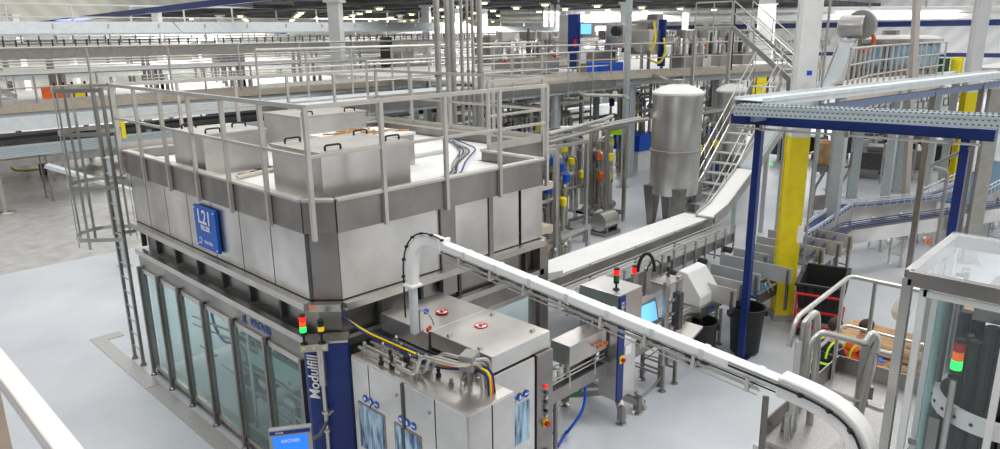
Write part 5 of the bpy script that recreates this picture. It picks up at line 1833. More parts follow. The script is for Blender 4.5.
# ================================================================== PEOPLE
def skin_obj(name, m, parent, V, E, root=0, sub=1):
    me = bpy.data.meshes.new(name)
    o0 = ORG[parent.name]
    me.from_pydata([Vector(v[:3]) for v in V], E, [])
    o = bpy.data.objects.new(name, me); C.objects.link(o); o.parent = parent
    me.materials.append(m)
    o.modifiers.new('skin', 'SKIN').use_smooth_shade = True
    sl = me.skin_vertices[0].data if me.skin_vertices else None
    if sl is None:
        bm = bmesh.new(); bm.from_mesh(me); bm.verts.layers.skin.verify(); bm.to_mesh(me); bm.free()
        sl = me.skin_vertices[0].data
    for i, v in enumerate(V):
        r = v[3]
        sl[i].radius = r if isinstance(r, tuple) else (r, r)
    sl[root].use_root = True
    s = o.modifiers.new('subsurf', 'SUBSURF'); s.levels = s.render_levels = sub
    ORG[o.name] = o0
    return o


def person(label, loc, yaw, arms, lean=.0, vest=NAVYC, trim=None, hair=HAIR, knees=0., head_down=.3, legsm=NAVYC):
    """local frame: +x forward, +y left, z up; arms = ((elbow, wrist), (elbow, wrist)) for left, right"""
    t = thing('person', label, 'person', loc)
    t.rotation_euler.z = yaw
    lx = lambda z: lean * max(0, z - .95)
    sh = Vector((lx(1.42), 0, 1.42)); hip = Vector((0, 0, .95))
    V = [(0, 0, .97, (.15, .12)), (lx(1.15), 0, 1.15, (.14, .105)), (lx(1.32), 0, 1.32, (.16, .11)), (lx(1.45), 0, 1.45, (.10, .08)), (lx(1.53) + .01, 0, 1.53, .055),
         (lx(1.6) + .03, 0, 1.6, (.075, .085)), (lx(1.7) + .04, 0, 1.69, (.085, .1)), (lx(1.75) + .03, 0, 1.76, (.06, .07))]
    E = [(i, i + 1) for i in range(7)]
    for s_ in (1, -1):
        n = len(V)
        V += [(0, .1 * s_, .88, .095), (.04 + knees, .11 * s_, .5, .062), (-.02, .11 * s_, .12, .045), (.0, .11 * s_, .05, .042), (.14, .12 * s_, .035, .035)]
        E += [(0, n), (n, n + 1), (n + 1, n + 2), (n + 2, n + 3), (n + 3, n + 4)]
    for s_, (el, wr) in zip((1, -1), arms):
        n = len(V)
        V += [(lx(1.42), .19 * s_, 1.41, .058), (*el, .042), (*wr, .03)]
        E += [(3, n), (n, n + 1), (n + 1, n + 2)]
        w_ = Vector(wr); d = (w_ - Vector(el)).normalized()
        sd = d.cross(Vector((0, 0, 1))).normalized()
        # palm
        n = len(V)
        V += [(*(w_ + d * .05), (.038, .02)), (*(w_ + d * .09), (.036, .018))]
        E += [(n - 1, n), (n, n + 1)]
    body = skin_obj('body', SKIN, t, V, E, 0, 2)
    for s_, (el, wr) in zip((1, -1), arms):
        w_ = Vector(wr); d = (w_ - Vector(el)).normalized()
        sd = d.cross(Vector((0, 0, 1))).normalized()
        dn = sd.cross(d)
        FV, FE = [], []
        for k, ln in enumerate((.07, .08, .075, .06)):
            base = w_ + d * .09 + sd * (k - 1.5) * .019
            n = len(FV)
            p1 = base + d * ln * .5 - dn * .0; p2 = base + d * ln * .85 - Vector((0, 0, .025))
            FV = [(*base, .009), (*p1, .008), (*p2, .007)]
            skin_obj('finger', SKIN, t, FV, [(0, 1), (1, 2)], 0, 1)
        base = w_ + d * .04 - sd * .03 * s_
        skin_obj('thumb', SKIN, t, [(*base, .01), (*(base + d * .03 - sd * .03 * s_), .009), (*(base + d * .06 - sd * .03 * s_), .008)], [(0, 1), (1, 2)], 0, 1)
    # clothing: trousers, jacket
    V, E = [(0, 0, 1.0, (.17, .14)), (0, 0, .93, (.17, .14))], [(0, 1)]
    for s_ in (1, -1):
        n = len(V)
        V += [(0, .1 * s_, .85, .11), (.04 + knees, .11 * s_, .5, .082), (-.02, .11 * s_, .12, .07)]
        E += [(1, n), (n, n + 1), (n + 1, n + 2)]
    skin_obj('trousers', legsm, t, V, E, 0, 2)
    V = [(0, 0, .92, (.18, .15)), (lx(1.15), 0, 1.15, (.175, .14)), (lx(1.32), 0, 1.32, (.19, .14)), (lx(1.44), 0, 1.43, (.13, .1)), (lx(1.5), 0, 1.49, (.07, .07))]
    E = [(i, i + 1) for i in range(4)]
    for s_, (el, wr) in zip((1, -1), arms):
        n = len(V)
        V += [(lx(1.42), .2 * s_, 1.41, .078), (*el, .06), (*lerp(el, wr, .85), .045)]
        E += [(3, n), (n, n + 1), (n + 1, n + 2)]
    jk = skin_obj('jacket', vest, t, V, E, 0, 2)
    if trim:
        for z in (1.02, 1.2):
            o0 = ORG[t.name]
            e_ = B().tube([o0 + Vector((lx(z) + .175 * math.cos(a), .2 * math.sin(a), z)) for a in [i * PI / 12 for i in range(25)]], .018, 6, False)
            e_.build('reflective_band', trim, t)
        for s_ in (-1, 1):
            o0 = ORG[t.name]
            B().tube([o0 + Vector((lx(1.45) + .17 * math.cos(a), .1 * s_, 1.27 + .23 * math.sin(a))) for a in [i * PI / 12 for i in range(13)]], .018, 6, False).build('reflective_band', trim, t)
    # hair and face
    o0 = ORG[t.name]
    hc = o0 + Vector((lx(1.7) + .03, 0, 1.72))
    b = B()
    prof_ = []
    vs = []
    n = 16
    for i in range(9):
        ph = PI * i / 11
        for k in range(n):
            a = 2 * PI * k / n
            r = .115 * math.sin(ph)
            fwd = math.cos(a)
            drop = -.0
            vs.append(hc + Vector((r * fwd * (1.05 if fwd < 0 else .85) - .015, r * math.sin(a) * .86, .115 * math.cos(ph) + (.06 * max(0, fwd) * (i / 8)) + .01)))
    fs = []
    for i in range(8):
        for k in range(n):
            fs.append((i * n + k, i * n + (k + 1) % n, (i + 1) * n + (k + 1) % n, (i + 1) * n + k))
    b.add(vs, fs)
    b.build('hair', hair, t, smooth=True)
    fx = hc + Vector((.09, 0, -.05))
    b = B().lathe([(.012, 0), (.009, .02), (.001, .03)], fx + Vector((0, 0, -.02)), 8, 'x'); b.build('nose', SKIN, t)
    for s_ in (-1, 1):
        B().lathe([(.001, -.008), (.01, 0), (.001, .008)], fx + Vector((-.005, .03 * s_, .01)), 8).build('eye', INKK, t)
        B().lathe([(.012, -.02), (.02, 0), (.012, .02)], fx + Vector((-.09, .088 * s_, .0)), 8).build('ear', SKIN, t)
    B().box(fx + Vector((-.004, 0, -.05)), (.01, .04, .008)).build('mouth', RED, t)
    return t
pA = at(824, 334, 1.62); pBq = at(845, 340, 1.55)
vy = PI / 4 * .9
person('dark-haired person in navy jacket with yellow reflective stripes behind platform rail', (pA.x, pA.y, 0), -.35,
       (((.12, .28, 1.15), (.32, .2, 1.05)), ((.12, -.28, 1.15), (.34, -.18, 1.05))), .28, NAVYC, HIVIS)
person('person in orange hi-vis vest with outstretched arm over the cardboard', (pBq.x + .1, pBq.y, 0), -.75,
       (((.2, .27, 1.2), (.5, .22, 1.1)), ((.2, -.27, 1.2), (.5, -.16, 1.12))), .35, ORVEST, HIVIS)
tp_ = Vector((pBq.x + .1, pBq.y, 0)) + Matrix.Rotation(-.75, 3, 'Z') @ Vector((.62, .1, 1.12))
tag(B().box(tp_, (.09, .16, .015), -.75).build('hand_scanner', BLUEB), 'small blue handheld device held by the orange-vested person', 'device')

# ================================================================== NEAR HANDRAIL, LOWER LEFT
hr = thing('near_handrail', 'wide pale flat-topped handrail crossing the lower left corner', 'railing', (.42, 2, 3.9))
B().bb(.335, .6, 4.97, .395, 4.2, 5.0).build('top_rail', mat('worn_light_steel', (.93, .90, .87), .4, .2, .08, 8), hr, bevel=.006)
B().bb(.345, .6, 4.92, .385, 4.2, 4.97).build('rail_web', STEELT, hr)
for y in (3.0, 1.9):
    B().bb(.335, y - .035, 3.8, .395, y + .035, 4.93).build('post', mat('warm_steel', (.80, .72, .64), .4, .6, .1, 6), hr)
tag(B().tube(roundpath([(.15, 6.5, .03), (.9, 6.2, .03), (1.2, 5.0, .03), (1.5, 3.5, .03)], .5), .015, 6).build('yellow_cable', YEL), 'thin yellow cable on the floor below the near handrail', 'cable')

# ================================================================== BACKGROUND, LEFT AND CENTRE
# mezzanine deck A (runs along X)
def deck(label, x0_, y0_, x1_, y1_, z, cols=8., m=DECKM, edge=BEIGE, eh=.3):
    t = thing('mezzanine', label, 'mezzanine', ((x0_ + x1_) / 2, (y0_ + y1_) / 2, 0))
    B().bb(x0_, y0_, z - .06, x1_, y1_, z).build('deck_plate', m, t)
    B().bb(x0_, y0_ - .03, z - .3, x1_, y0_, z + .02).build('edge_beam', edge, t)
    B().bb(x0_, y0_ + .1, z - .3 - eh, x1_, y0_ + .2, z - .3).build('girder', GALVW, t)
    B().bb(x0_ - .03, y0_, z - .3 - eh, x0_, y1_, z + .02).build('edge_beam', edge, t)
    n = max(1, int((x1_ - x0_) / cols))
    for i in range(n + 1):
        x = x0_ + .3 + (x1_ - x0_ - .6) * i / n
        for y in (y0_ + .3, y1_ - .3):
            B().bb(x - .1, y - .1, 0, x + .1, y + .1, z - .3).build('column', GALV, t)
    return t
deck('long pale mezzanine walkway across the left and centre background', 3, 33, 62, 42.5, 3.55)
railing('long steel handrail along the near edge of the left mezzanine', [(3, 33.05, 3.55), (62, 33.05, 3.55)], 1.15, 2.3, .045, (.55,), RAILM, toe=.15)
# lines nearer than the mezzanine
t = thing('cable_ladder', 'slotted galvanised cable tray on legs behind the safety cage', 'cable tray', (9, 30.3, 0))
b1_ = B().bb(0, 29.9, 1.95, 24, 29.95, 2.3)
o_ = b1_.build('side_flange', PERF, t)
B().bb(0, 30.5, 1.95, 24, 30.55, 2.3).build('side_flange', GALVW, t)
B().bb(0, 29.95, 2.0, 24, 30.5, 2.02).build('bottom', GALVW, t)
for x in (5.27, 11, 17, 23):
    B().bb(x - .06, 30.14, .02, x + .06, 30.26, 1.95).build('leg', STEELT, t)
    B().lathe([(.35, 0), (.33, .03), (.08, .08)], (x, 30.2, 0), 12).build('foot', STEELT, t)
t = thing('dark_belt_conveyor', 'dark flat belt conveyor above the slotted cable tray', 'conveyor', (9, 31, 0))
B().bb(0, 31.0, 2.42, 30, 31.9, 2.62).build('belt', DARK, t)
B().bb(0, 30.95, 2.36, 30, 31.0, 2.66).build('side_plate', DKGREY, t)
for x in range(2, 30, 5):
    leg_frame((x, 31.45), (1, 0), .9, 2.36, STEELD).build('leg_frame', STEELD, t)
t = tag(B().bar((0, 29.2, 2.68), (30, 29.2, 2.98), .12, .12).build('black_pipe', BLACK), 'long black pipe crossing behind the ladder cage', 'pipe')
t = tag(B().bb(0, 28.8, 3.0, 40, 28.95, 3.45).build('galvanised_girder', GALVW), 'long galvanised girder under the mezzanine edge, behind the cage', 'girder')
tag(B().bb(8.9, 28.62, 2.4, 9.2, 28.8, 3.2).build('yellow_guard', YEL), 'small yellow block hanging behind the safety cage', 'guard')
tag(B().bar((6.2, 27.5, 1.9), (9.9, 25.0, .12), .35, .12).build('sloping_chute', GALVW), 'sloping pale chute descending behind the cage', 'chute')
t = thing('floor_pump', 'pump with blue top and yellow pipe under the left mezzanine', 'pump', at(24, 175, 0))
p = at(24, 178, .0)
B().box(p + Vector((0, 0, 1.2)), (1.2, .8, .25)).build('cover', WHITE, t)
B().box(p + Vector((0, 0, 1.36)), (.6, .4, .08)).build('blue_lid', BLUEB, t)
B().tube(roundpath([p + Vector((-.4, 0, 1.1)), p + Vector((-.4, 0, .4)), p + Vector((.2, 0, .3)), p + Vector((.6, 0, .3))], .2), .05, 8).build('pipe', YEL, t)
B().lathe([(.2, 0), (.2, .6)], p + Vector((.9, .3, 0)), 14).build('motor', DKGREY, t)
# orange and yellow goods on the mezzanine, left
for i, (px, w_, mm, nm) in enumerate(((48, 1.0, ORANGE, 'orange'), (57, 1.1, ORANGE, 'orange'), (66, .8, ORANGE, 'orange'), (79, .8, YEL, 'yellow'))):
    p = ony(px, 94, 34.5 + .1 * i)
    t = thing('barrier_panel', ('orange barrier on the mezzanine, leftmost of three', 'orange barrier on the mezzanine, middle of three', 'orange barrier on the mezzanine next to yellow barrier', 'yellow barrier on the mezzanine beside the orange ones')[i], 'barrier', (p.x, p.y, 3.55))
    B().bb(p.x - .22, p.y - .03, 3.6, p.x + .22, p.y + .03, 4.15).build('panel', mm, t)
    B().bb(p.x + .25, p.y - .04, 3.55, p.x + .32, p.y + .04, 4.25).build('post', BLACK, t)
stairs('pale metal stair with open treads on the left mezzanine', 7.6, 37.2, 3.5, 3.55, 6.2, 1.2, 9)
conveyor('floor-level steel conveyor under the left mezzanine, nearer one', [(5, 36, 1.1), (44, 36, 1.1)], .8, .3, 3.2, .2, STEELW, WHITE, STEELT, brackets=1.2)
conveyor('floor-level steel conveyor under the left mezzanine, farther one', [(4, 41, 1.3), (50, 41, 1.3)], .9, .35, 3.0, .25, STEELD, GREY, STEELT, brackets=1.0)
# conveyors on the mezzanine
def row(label, y, z, x0_, x1_, m, h, legz=None, name='product_conveyor', tick=0., gm=STEELT, legsp=4., cover=None):
    t = thing(name, label, 'conveyor', (x0_, y, legz if legz is not None else 3.55))
    B().bb(x0_, y, z - h, x1_, y + .06, z).build('side_plate', m, t)
    B().bb(x0_, y + .6, z - h, x1_, y + .66, z).build('side_plate', m, t)
    B().bb(x0_, y + .06, z - .05, x1_, y + .6, z - .02).build('belt', BLUE, t)
    for dz in (.12, .26):
        B().tube([(x0_, y, z + dz), (x1_, y, z + dz)], .025, 5).build('guide_rail', gm, t)
    if tick:
        x = x0_ + .2
        b = B()
        while x < x1_:
            b.bar((x, y - .02, z - .1), (x, y - .02, z + .3), .06, .04)
            x += tick
        b.build('guide_brackets', DKGREY, t)['kind'] = 'stuff'
    x = x0_ + 1
    while x < x1_:
        for yy in (y, y + .6):
            B().bb(x - .06, yy - .03, (legz if legz is not None else 3.55), x + .06, yy + .09, z - h).build('leg', STEELD, t)
        x += legsp
    if cover:
        zc, hc, x2 = cover
        xs = [x0_, x0_ + (x2 - x0_) * .35, x0_ + (x2 - x0_) * .62, x2]
        for a, c in zip(xs, xs[1:]):
            B().ext([(a, y + .2, zc), (a, y - .7, zc - hc), (a, y - .7, zc - hc - .06), (a, y + .2, zc - .06)], (c - a - .06, 0, 0)).build('sloped_cover', GALVW, t)
        x = x0_ + .8
        while x < x2:
            B().bar((x, y - .3, z), (x, y - .3, zc - .1), .05, .05).build('cover_hanger', STEELT, t)
            x += 2.2
    return t
row('covered bottle conveyor with pale sloping hood along the upper left', 36, 5.7, 4, 60, WARMG, .5, tick=.45, cover=(6.75, .5, 34))
row('grey conveyor line below the hooded conveyor on mezzanine', 34.6, 4.8, 4, 58, WHITE, .2, tick=0)
row('pale conveyor line close to the mezzanine handrail', 34.0, 4.15, 12, 56, WHITE, .18)
row('far conveyor line high in the centre background', 44, 5.9, 8, 75, STEELW, .5, legz=0, legsp=6, tick=.8)
deck('upper rear mezzanine behind the hooded conveyor', 6, 43, 78, 47, 4.6, 10, DECKM, WHITE)
railing('upper rear railing with two pale rails in the background', [(4, 52, 6.6), (78, 52, 6.6)], 1.5, 3.5, .06, (.5,), WHITE, toe=0)
deck('thin high pipe gallery under the dark roof', 4, 52, 78, 53, 6.6, 12, WHITE, WHITE, .1)
tag(B().bb(22, 39.5, 6.15, 60, 40.2, 6.5).build('blue_trough', PANELB), 'long blue trough beside the pale hood in centre background', 'trough')
tag(B().ext([(22, 39.4, 6.55), (22, 38.6, 6.2), (22, 38.6, 6.1), (22, 39.4, 6.45)], (34, 0, 0)).build('pale_hood', GALVW), 'pale hood in front of the blue trough in centre background', 'hood')
# rising blue beam top left
pA_, pB_ = deep(36, 24, 60), deep(275, -4, 34)
tag(B().bar(pA_, pB_, .25, .34).build('blue_tray', BLUE), 'long blue cable trough rising across the top left', 'cable tray')
# railings between enclosure and mezzanine
railing('steel railing in front of the left mezzanine, above the safety cage', [(3, 32.2, 4.75), (60, 32.2, 4.75)], .95, 3.1, .05, (.5,), RAILM, toe=0, drop=1.2)
# blue and yellow boxes under mezzanine (centre)
for i, (px, py, w_, mm, lab) in enumerate(((403, 99, 1.6, BLUEB, 'blue crate on a shelf under the centre mezzanine'), (426, 97, 1.2, BLUEB, 'second blue crate right of the first under the mezzanine'), (427, 103, .6, YEL, 'yellow box just below the second blue crate'), (343, 108, .9, YEL, 'yellow box under the mezzanine behind roof railing'), (365, 101, .6, ORANGE, 'orange box under the mezzanine edge'), (403, 104, 1.6, WHITE, 'white carton below the blue crate'))):
    p = ony(px, py, 32.0)
    tag(B().box(p, (w_, .6, .45)).build('storage_crate', mm, bevel=.02), lab, 'crate')
t = thing('storage_shelf', 'dark long shelf carrying crates beneath the mezzanine', 'shelf', (30, 31.8, 0))
zz = ony(403, 106, 32).z
B().bb(14, 31.6, zz - .5, 44, 32.4, zz - .42).build('shelf_board', DARK, t)
B().bb(14, 32.3, zz - .5, 44, 32.4, zz + .7).build('back_panel', DKGREY, t)
for x in (14, 22, 30, 38, 44):
    B().bb(x - .05, 31.6, 0, x + .05, 31.7, zz - .42).build('leg', STEELD, t)
tag(B().bb(15, 29.2, zz - 1.7, 46, 29.9, zz - .95).build('pale_blue_duct', GALVW), 'wide pale blue-grey duct beneath the storage shelf', 'duct')
# assorted machines on the mezzanine
def machine(label, px, py, dep, w, h, d, m=STEELW, extra=None, legs=True):
    p = deep(px, py, dep)
    t = thing('packaging_machine', label, 'machine', (p.x, p.y, p.z - h / 2 - .4))
    rz = -PI / 4
    M = Matrix.Rotation(0, 3, 'Z')
    B().box(p, (w, d, h)).build('body', m, t, bevel=.03)
    B().box(p + Vector((0, -d / 2 - .02, h * .1)), (w * .7, .04, h * .6)).build('door', STEELD, t)
    B().box(p + Vector((-w / 2 - .02, 0, h * .1)), (.04, d * .7, h * .55)).build('side_door', STEELD, t)
    B().box(p + Vector((0, 0, h / 2 + .05)), (w * .5, d * .5, .1)).build('top_box', STEELT, t)
    for sx_ in (-1, 1):
        for sy_ in (-1, 1):
            zb_ = 3.55 if 33 < p.y < 42.5 else 0
            q_ = p + Vector((sx_ * w * .42, sy_ * d * .42, 0))
            B().bb(q_.x - .05, q_.y - .05, zb_, q_.x + .05, q_.y + .05, p.z - h / 2).build('leg', STEELD, t)
    return t, p
t, p = machine('small dark machine with orange lamps on the far left mezzanine', 205, 52, 42, 1.2, 1.5, 1.0, WHITE)
B().lathe([(.12, 0), (.12, .2)], p + Vector((-.7, -.2, .2)), 10).build('orange_lamp', ORL, t)
machine('steel machine with angled guard on the left mezzanine', 228, 56, 40, 1.5, 1.1, 1.0, STEELD)
machine('steel drum-like machine on the centre mezzanine behind railing', 398, 62, 42, 1.6, 1.2, 1.0, STEELD)
machine('steel cabinet with orange mark on the centre mezzanine', 493, 54, 38, 1.6, 1.8, 1.2, STEELD)
tag(B().lathe([(.35, -1.2), (.35, 1.2)], deep(410, 70, 40), 16, 'x').build('grey_cylinder', GREY, smooth=True), 'grey horizontal cylinder on centre mezzanine deck', 'cylinder')
tag(B().box(deep(387, 62, 41), (.5, .5, 2.8)).build('dark_screen', DARK, bevel=.02), 'tall dark screen on the centre mezzanine', 'panel')

# white hall columns
for i, (px, wpx, dep, lab) in enumerate(((11, 8, 52, 'first from left edge'), (65, 5, 62, 'second from left edge'), (156, 7, 48, 'just left of where the blue trough ends'), (219, 5, 60, 'slim, behind the high left railing'), (195, 4, 66, 'very slim, between two pale columns'), (335, 12, 38, 'thickest in the centre left'), (400, 4, 66, 'slim, between thick column and pipe risers'), (426, 8, 46, 'left of the vertical pipe risers'), (458, 5, 52, 'among the vertical pipe risers'), (484, 6, 54, 'right of the vertical pipe risers'), (569, 5, 60, 'left of the blue-striped machine'), (588, 5, 60, 'right above the blue-striped machine'), (625, 9, 45, 'beside the steel hopper machine'), (652, 5, 62, 'slim, above the steel hopper machine'), (686, 6, 60, 'above the yellow hoses'), (752, 6, 62, 'above the far stairs'), (707, 5, 66, 'slim, left of the far stairs'), (772, 7, 50, 'at the right end of far stairs'))):
    p = deep(px, 10, dep)
    w_ = wpx / F_PX * dep * 1.3
    t = thing('hall_column', 'white background column, ' + lab, 'column', (p.x, p.y, 0)); t['kind'] = 'thing'
    B().box((p.x, p.y, 3.88), (w_ * .75, w_ * .75, 7.76), .6).build('shaft', WHITE, t)
    B().box((p.x, p.y, .15), (w_ * 1.1, w_ * 1.1, .3), .6).build('base', CONC, t)
    B().box((p.x, p.y, 7.78), (w_ * 1.1, w_ * 1.1, .12), .6).build('head_plate', WHITE, t)

# vertical pipe risers behind the enclosure
for i, (px, r, dep, zt_, lab) in enumerate(((438, .085, 19, 9, 'leftmost and thick'), (448, .075, 20, 9, 'second, beside a pair'), (453, .085, 20.3, 9, 'third, thick'), (462, .05, 20, 9, 'fourth, thin'), (468, .04, 21, 9, 'fifth, thinnest'), (473, .045, 20.6, 9, 'sixth, thin'), (480, .085, 19.6, 9, 'rightmost and thick'))):
    p = deep(px, 60, dep)
    t = thing('pipe_riser', 'vertical steel pipe riser behind roof railing, ' + lab, 'pipe', (p.x, p.y, 0), 'vertical pipe risers')
    B().tube([(p.x, p.y, 0), (p.x, p.y, zt_)], r, 10).build('pipe', STEELT, t, smooth=True)
    B().lathe([(r * 1.7, 0), (r * 1.7, .03)], (p.x, p.y, 0), 12).build('flange', STEELT, t)
    B().lathe([(r * 1.3, 4.9), (r * 1.3, 4.98)], (p.x, p.y, 0), 12).build('clamp', STEELD, t)
# steel frames seen between enclosure and tank (upper)
for i, (y, z, x0_, x1_, lab) in enumerate(((17, 4.2, 12, 24, 'steel railing just behind the filler roof, lower of two'), (19.5, 4.55, 10, 26, 'steel railing just behind the filler roof, upper of two'))):
    railing(lab, [(x0_, y, z), (x1_, y, z)], 1.1, 1.6, .035, (.5,), RAILM, toe=.12, drop=.5)
deck('steel platform behind the filler roof carrying two railings', 10, 17, 26, 19.5, 4.2, 5, GALVW, STEELD, .12)

# ================================================================== PLATFORM B (centre right) AND MACHINES
dkB = thing('machine_platform', 'pale deck platform behind the tank carrying filling machines', 'platform', (30, 20, 0))
e_ = [at(480, 81, 4.4), at(640, 73, 4.4), at(760, 68.5, 4.4)]
e_ = [Vector((17.5, 18.4, 4.4)), Vector((25.0, 16.5, 4.4)), Vector((36, 13.4, 4.4))]
poly = [(p.x, p.y) for p in e_] + [(42, 26), (24, 30), (17.5, 30)]
B().prism(poly, 4.32, 4.4).build('deck_plate', DECKM, dkB)
for p, q in zip(e_, e_[1:]):
    B().bar(p - Vector((0, 0, .1)), q - Vector((0, 0, .1)), .05, .22).build('edge_beam', BEIGE, dkB)
    B().bar(p - Vector((0, -.3, .35)), q - Vector((0, -.3, .35)), .15, .25).build('girder', GALV, dkB)
for (x, y) in ((18, 18.8), (21.5, 18), (25, 17), (30, 15.7), (35, 14.5), (20, 24), (28, 24), (35, 24)):
    B().bb(x - .13, y - .13, 0, x + .13, y + .13, 4.1).build('column', GALV, dkB)
railing('steel handrail along the near edge of the machine platform', e_, 1.15, 1.55, .03, (.5,), RAILM, toe=.12)
# blue-stripe machine
def box_at(px, py, dep, w, d, h, rz=0.): 
    p = deep(px, py, dep); return B().box(p, (w, d, h), rz), p
RZ = math.radians(0)
m1 = thing('labelling_machine', 'tall steel machine with navy stripe and blue screen on platform', 'machine', deep(572, 66, 30))
b, p = box_at(568, 42, 30, .55, .55, 2.2); b.build('tower', STEELW, m1, bevel=.02)
b, q = box_at(574, 42, 29.5, .2, .5, 2.2); b.build('blue_stripe', PANELB, m1)
b, q = box_at(594, 62, 29.6, 1.3, .8, .8); b.build('lower_body', STEELD, m1)
b, q = box_at(587, 30, 29.3, .6, .3, .6, -.3); b.build('screen_housing', GREY, m1)
b, q = box_at(586, 29, 29.0, .42, .1, .4, -.75); b.build('screen', SCREENL, m1)
B().lathe([(.06, 0), (.06, .3)], deep(575, 47, 29), 10).build('red_yellow_switch', RED, m1)
b, q = box_at(586, 57, 29.2, .5, .3, .5, -.3); b.build('white_box', WHITE, m1)
b, p = box_at(609, 67.5, 28.6, .95, .75, .42); tag(b.build('blue_bin', BLUEB, bevel=.03), 'bright blue rectangular bin standing at the platform edge', 'bin')
b, p = box_at(595, 67.5, 28.6, .3, .6, .42); tag(b.build('blue_bin', BLUEB, bevel=.03), 'narrow blue bin left of the rectangular bin', 'bin')
hp_ = thing('hopper_machine', 'steel hopper machine with angular hood and yellow hoses on platform', 'machine', deep(640, 64, 30))
b, p = box_at(645, 42, 30, 1.2, 1.2, 1.0)
b.build('body', STEELW, hp_, bevel=.02)
c = deep(643, 35, 30)
B().add([c + Vector(v) for v in ((-.7, -.6, -.7), (.7, -.6, -.7), (.7, .6, -.7), (-.7, .6, -.7), (-.35, -.4, .55), (.5, -.4, .65), (.5, .5, .65), (-.35, .5, .55))],
        [(0, 3, 2, 1), (4, 5, 6, 7), (0, 1, 5, 4), (1, 2, 6, 5), (2, 3, 7, 6), (3, 0, 4, 7)]).build('hood', STEELD, hp_)
b, q = box_at(622, 36, 29.8, 1.1, .9, .95); b.build('motor_box', STEELW, hp_, bevel=.03)
B().lathe([(.2, -.1), (.2, .1)], deep(616, 31, 29.2), 14, 'x').build('round_cover', DARK, hp_)
b, q = box_at(655, 24, 30.2, .5, .5, .8); b.build('top_column', STEELD, hp_)
b, q = box_at(662, 43, 29.8, .14, .3, 1.9); b.build('blue_back', PANELB, hp_)
B().tube(roundpath([deep(654, 22, 29.4), deep(656, 40, 29.4), deep(650, 53, 29.4)], .5), .05, 8).build('hose', YEL, hp_, smooth=True)
B().tube(roundpath([deep(664, 38, 29.4), deep(666, 52, 29.4), deep(660, 64, 29.4), deep(650, 60, 29.4)], .5), .05, 8).build('hose', YEL, hp_, smooth=True)
b, q = box_at(652, 17, 30.2, .3, .3, .12); b.build('green_light', LIT_G, hp_)
for (dx_, dy_) in ((-.5, -.5), (.5, -.5), (-.5, .5), (.5, .5)):
    B().box(deep(645, 60, 30) + Vector((dx_, dy_, 0)), (.1, .1, .8)).build('leg', STEELD, hp_)
# valve-like machines filling the platform
rnd = random.Random(11)
names = (('steel filling head assembly at left end of the machine platform', 506, 28), ('cluster of small steel machine heads near the platform left end', 527, 29), ('steel valve block left of the blue-striped machine', 545, 29), ('dark gearbox between striped machine and hopper', 605, 30.5), ('steel sorter to the right of the yellow hoses', 682, 31), ('steel valve manifold with white pipes right of hopper', 700, 32), ('small steel cabinet with orange label right of the valve manifold', 719, 33), ('grey pump block at platform right end', 742, 34))
for lab, px, dep in names:
    c = deep(px, 56, dep)
    t = thing('machine_block', lab, 'machine', (c.x, c.y, 4.4))
    B().box((c.x, c.y, 4.75), (rnd.uniform(.7, 1.1), rnd.uniform(.6, .9), .6)).build('base_cabinet', rnd.choice((STEELW, STEELD)), t, bevel=.02)
    for k in range(6):
        x, y = c.x + rnd.uniform(-.6, .6), c.y + rnd.uniform(-.5, .5)
        h = rnd.uniform(.5, 1.2)
        B().lathe([(.06, 0), (.1, .1), (.1, h * .5), (.05, h * .55), (.05, h)], (x, y, 5.0), 10).build('valve_stem', rnd.choice((STEELT, STEELD, DKGREY, WHITEP)), t, smooth=True)
    B().box((c.x, c.y, 5.9), (rnd.uniform(.6, .9), .3, .35)).build('head_box', rnd.choice((STEELW, STEELD)), t, bevel=.02)
    B().tube(roundpath([(c.x - .6, c.y, 5.0), (c.x - .6, c.y, 5.75), (c.x + .6, c.y, 5.75), (c.x + .6, c.y, 5.0)], .2), .05, 7).build('pipe_loop', STEELT, t, smooth=True)
    for k in range(2):
        B().box((c.x + rnd.uniform(-.5, .5), c.y - .45, 4.9 + rnd.uniform(0, .8)), (.12, .06, .12)).build('small_label', rnd.choice((YEL, ORANGE, RED, INK)), t)
tag(B().tube([deep(514 + 0, 0, 22), Vector((*deep(514, 0, 22).xy, 0))], .1, 10).build('grey_post', GALV, smooth=True), 'unused', 'post') if False else None
pp_ = at(628, 95, 4.3)
gz = deep(628, 40, 27)
t = thing('slim_post', 'slim galvanised post in front of the hopper machine', 'post', (gz.x, gz.y, 0)); t['kind'] = 'thing'
B().bb(gz.x - .09, gz.y - .09, 0, gz.x + .09, gz.y + .09, 9.5).build('shaft', GALV, t)
B().bb(gz.x - .2, gz.y - .2, 0, gz.x + .2, gz.y + .2, .03).build('base_plate', GALV, t)
gz = deep(733, 40, 30)
tag(B().tube([(gz.x, gz.y, 4.38), (gz.x, gz.y, 7.6)], .04, 6).build('aerial_rod', BLACK), 'thin black rod standing on the machine platform above the tank', 'rod')
# long white pipes and roof-level galleries, right
for i, (y0_, y1_, lab) in enumerate(((11, 11, 'upper of the long white pipes below the roof at right'), (16.5, 17.5, 'second of the long white pipes below the roof at right'), (21, 19, 'thin white pipe just above the blue wall stripe'))):
    a, c = deep(500, y0_ + 1, 62), deep(1010, y1_ - 2, 62)
    t = thing('overhead_pipe_run', lab, 'pipe', a)
    B().tube([a, c], (.28, .22, .12)[i], 8).build('pipe', WHITE, t, smooth=True)
    for k in range(9):
        p = lerp(a, c, (k + .5) / 9)
        B().bar(p, p + Vector((0, 0, 1.2)), .06).build('hanger', STEELT, t)
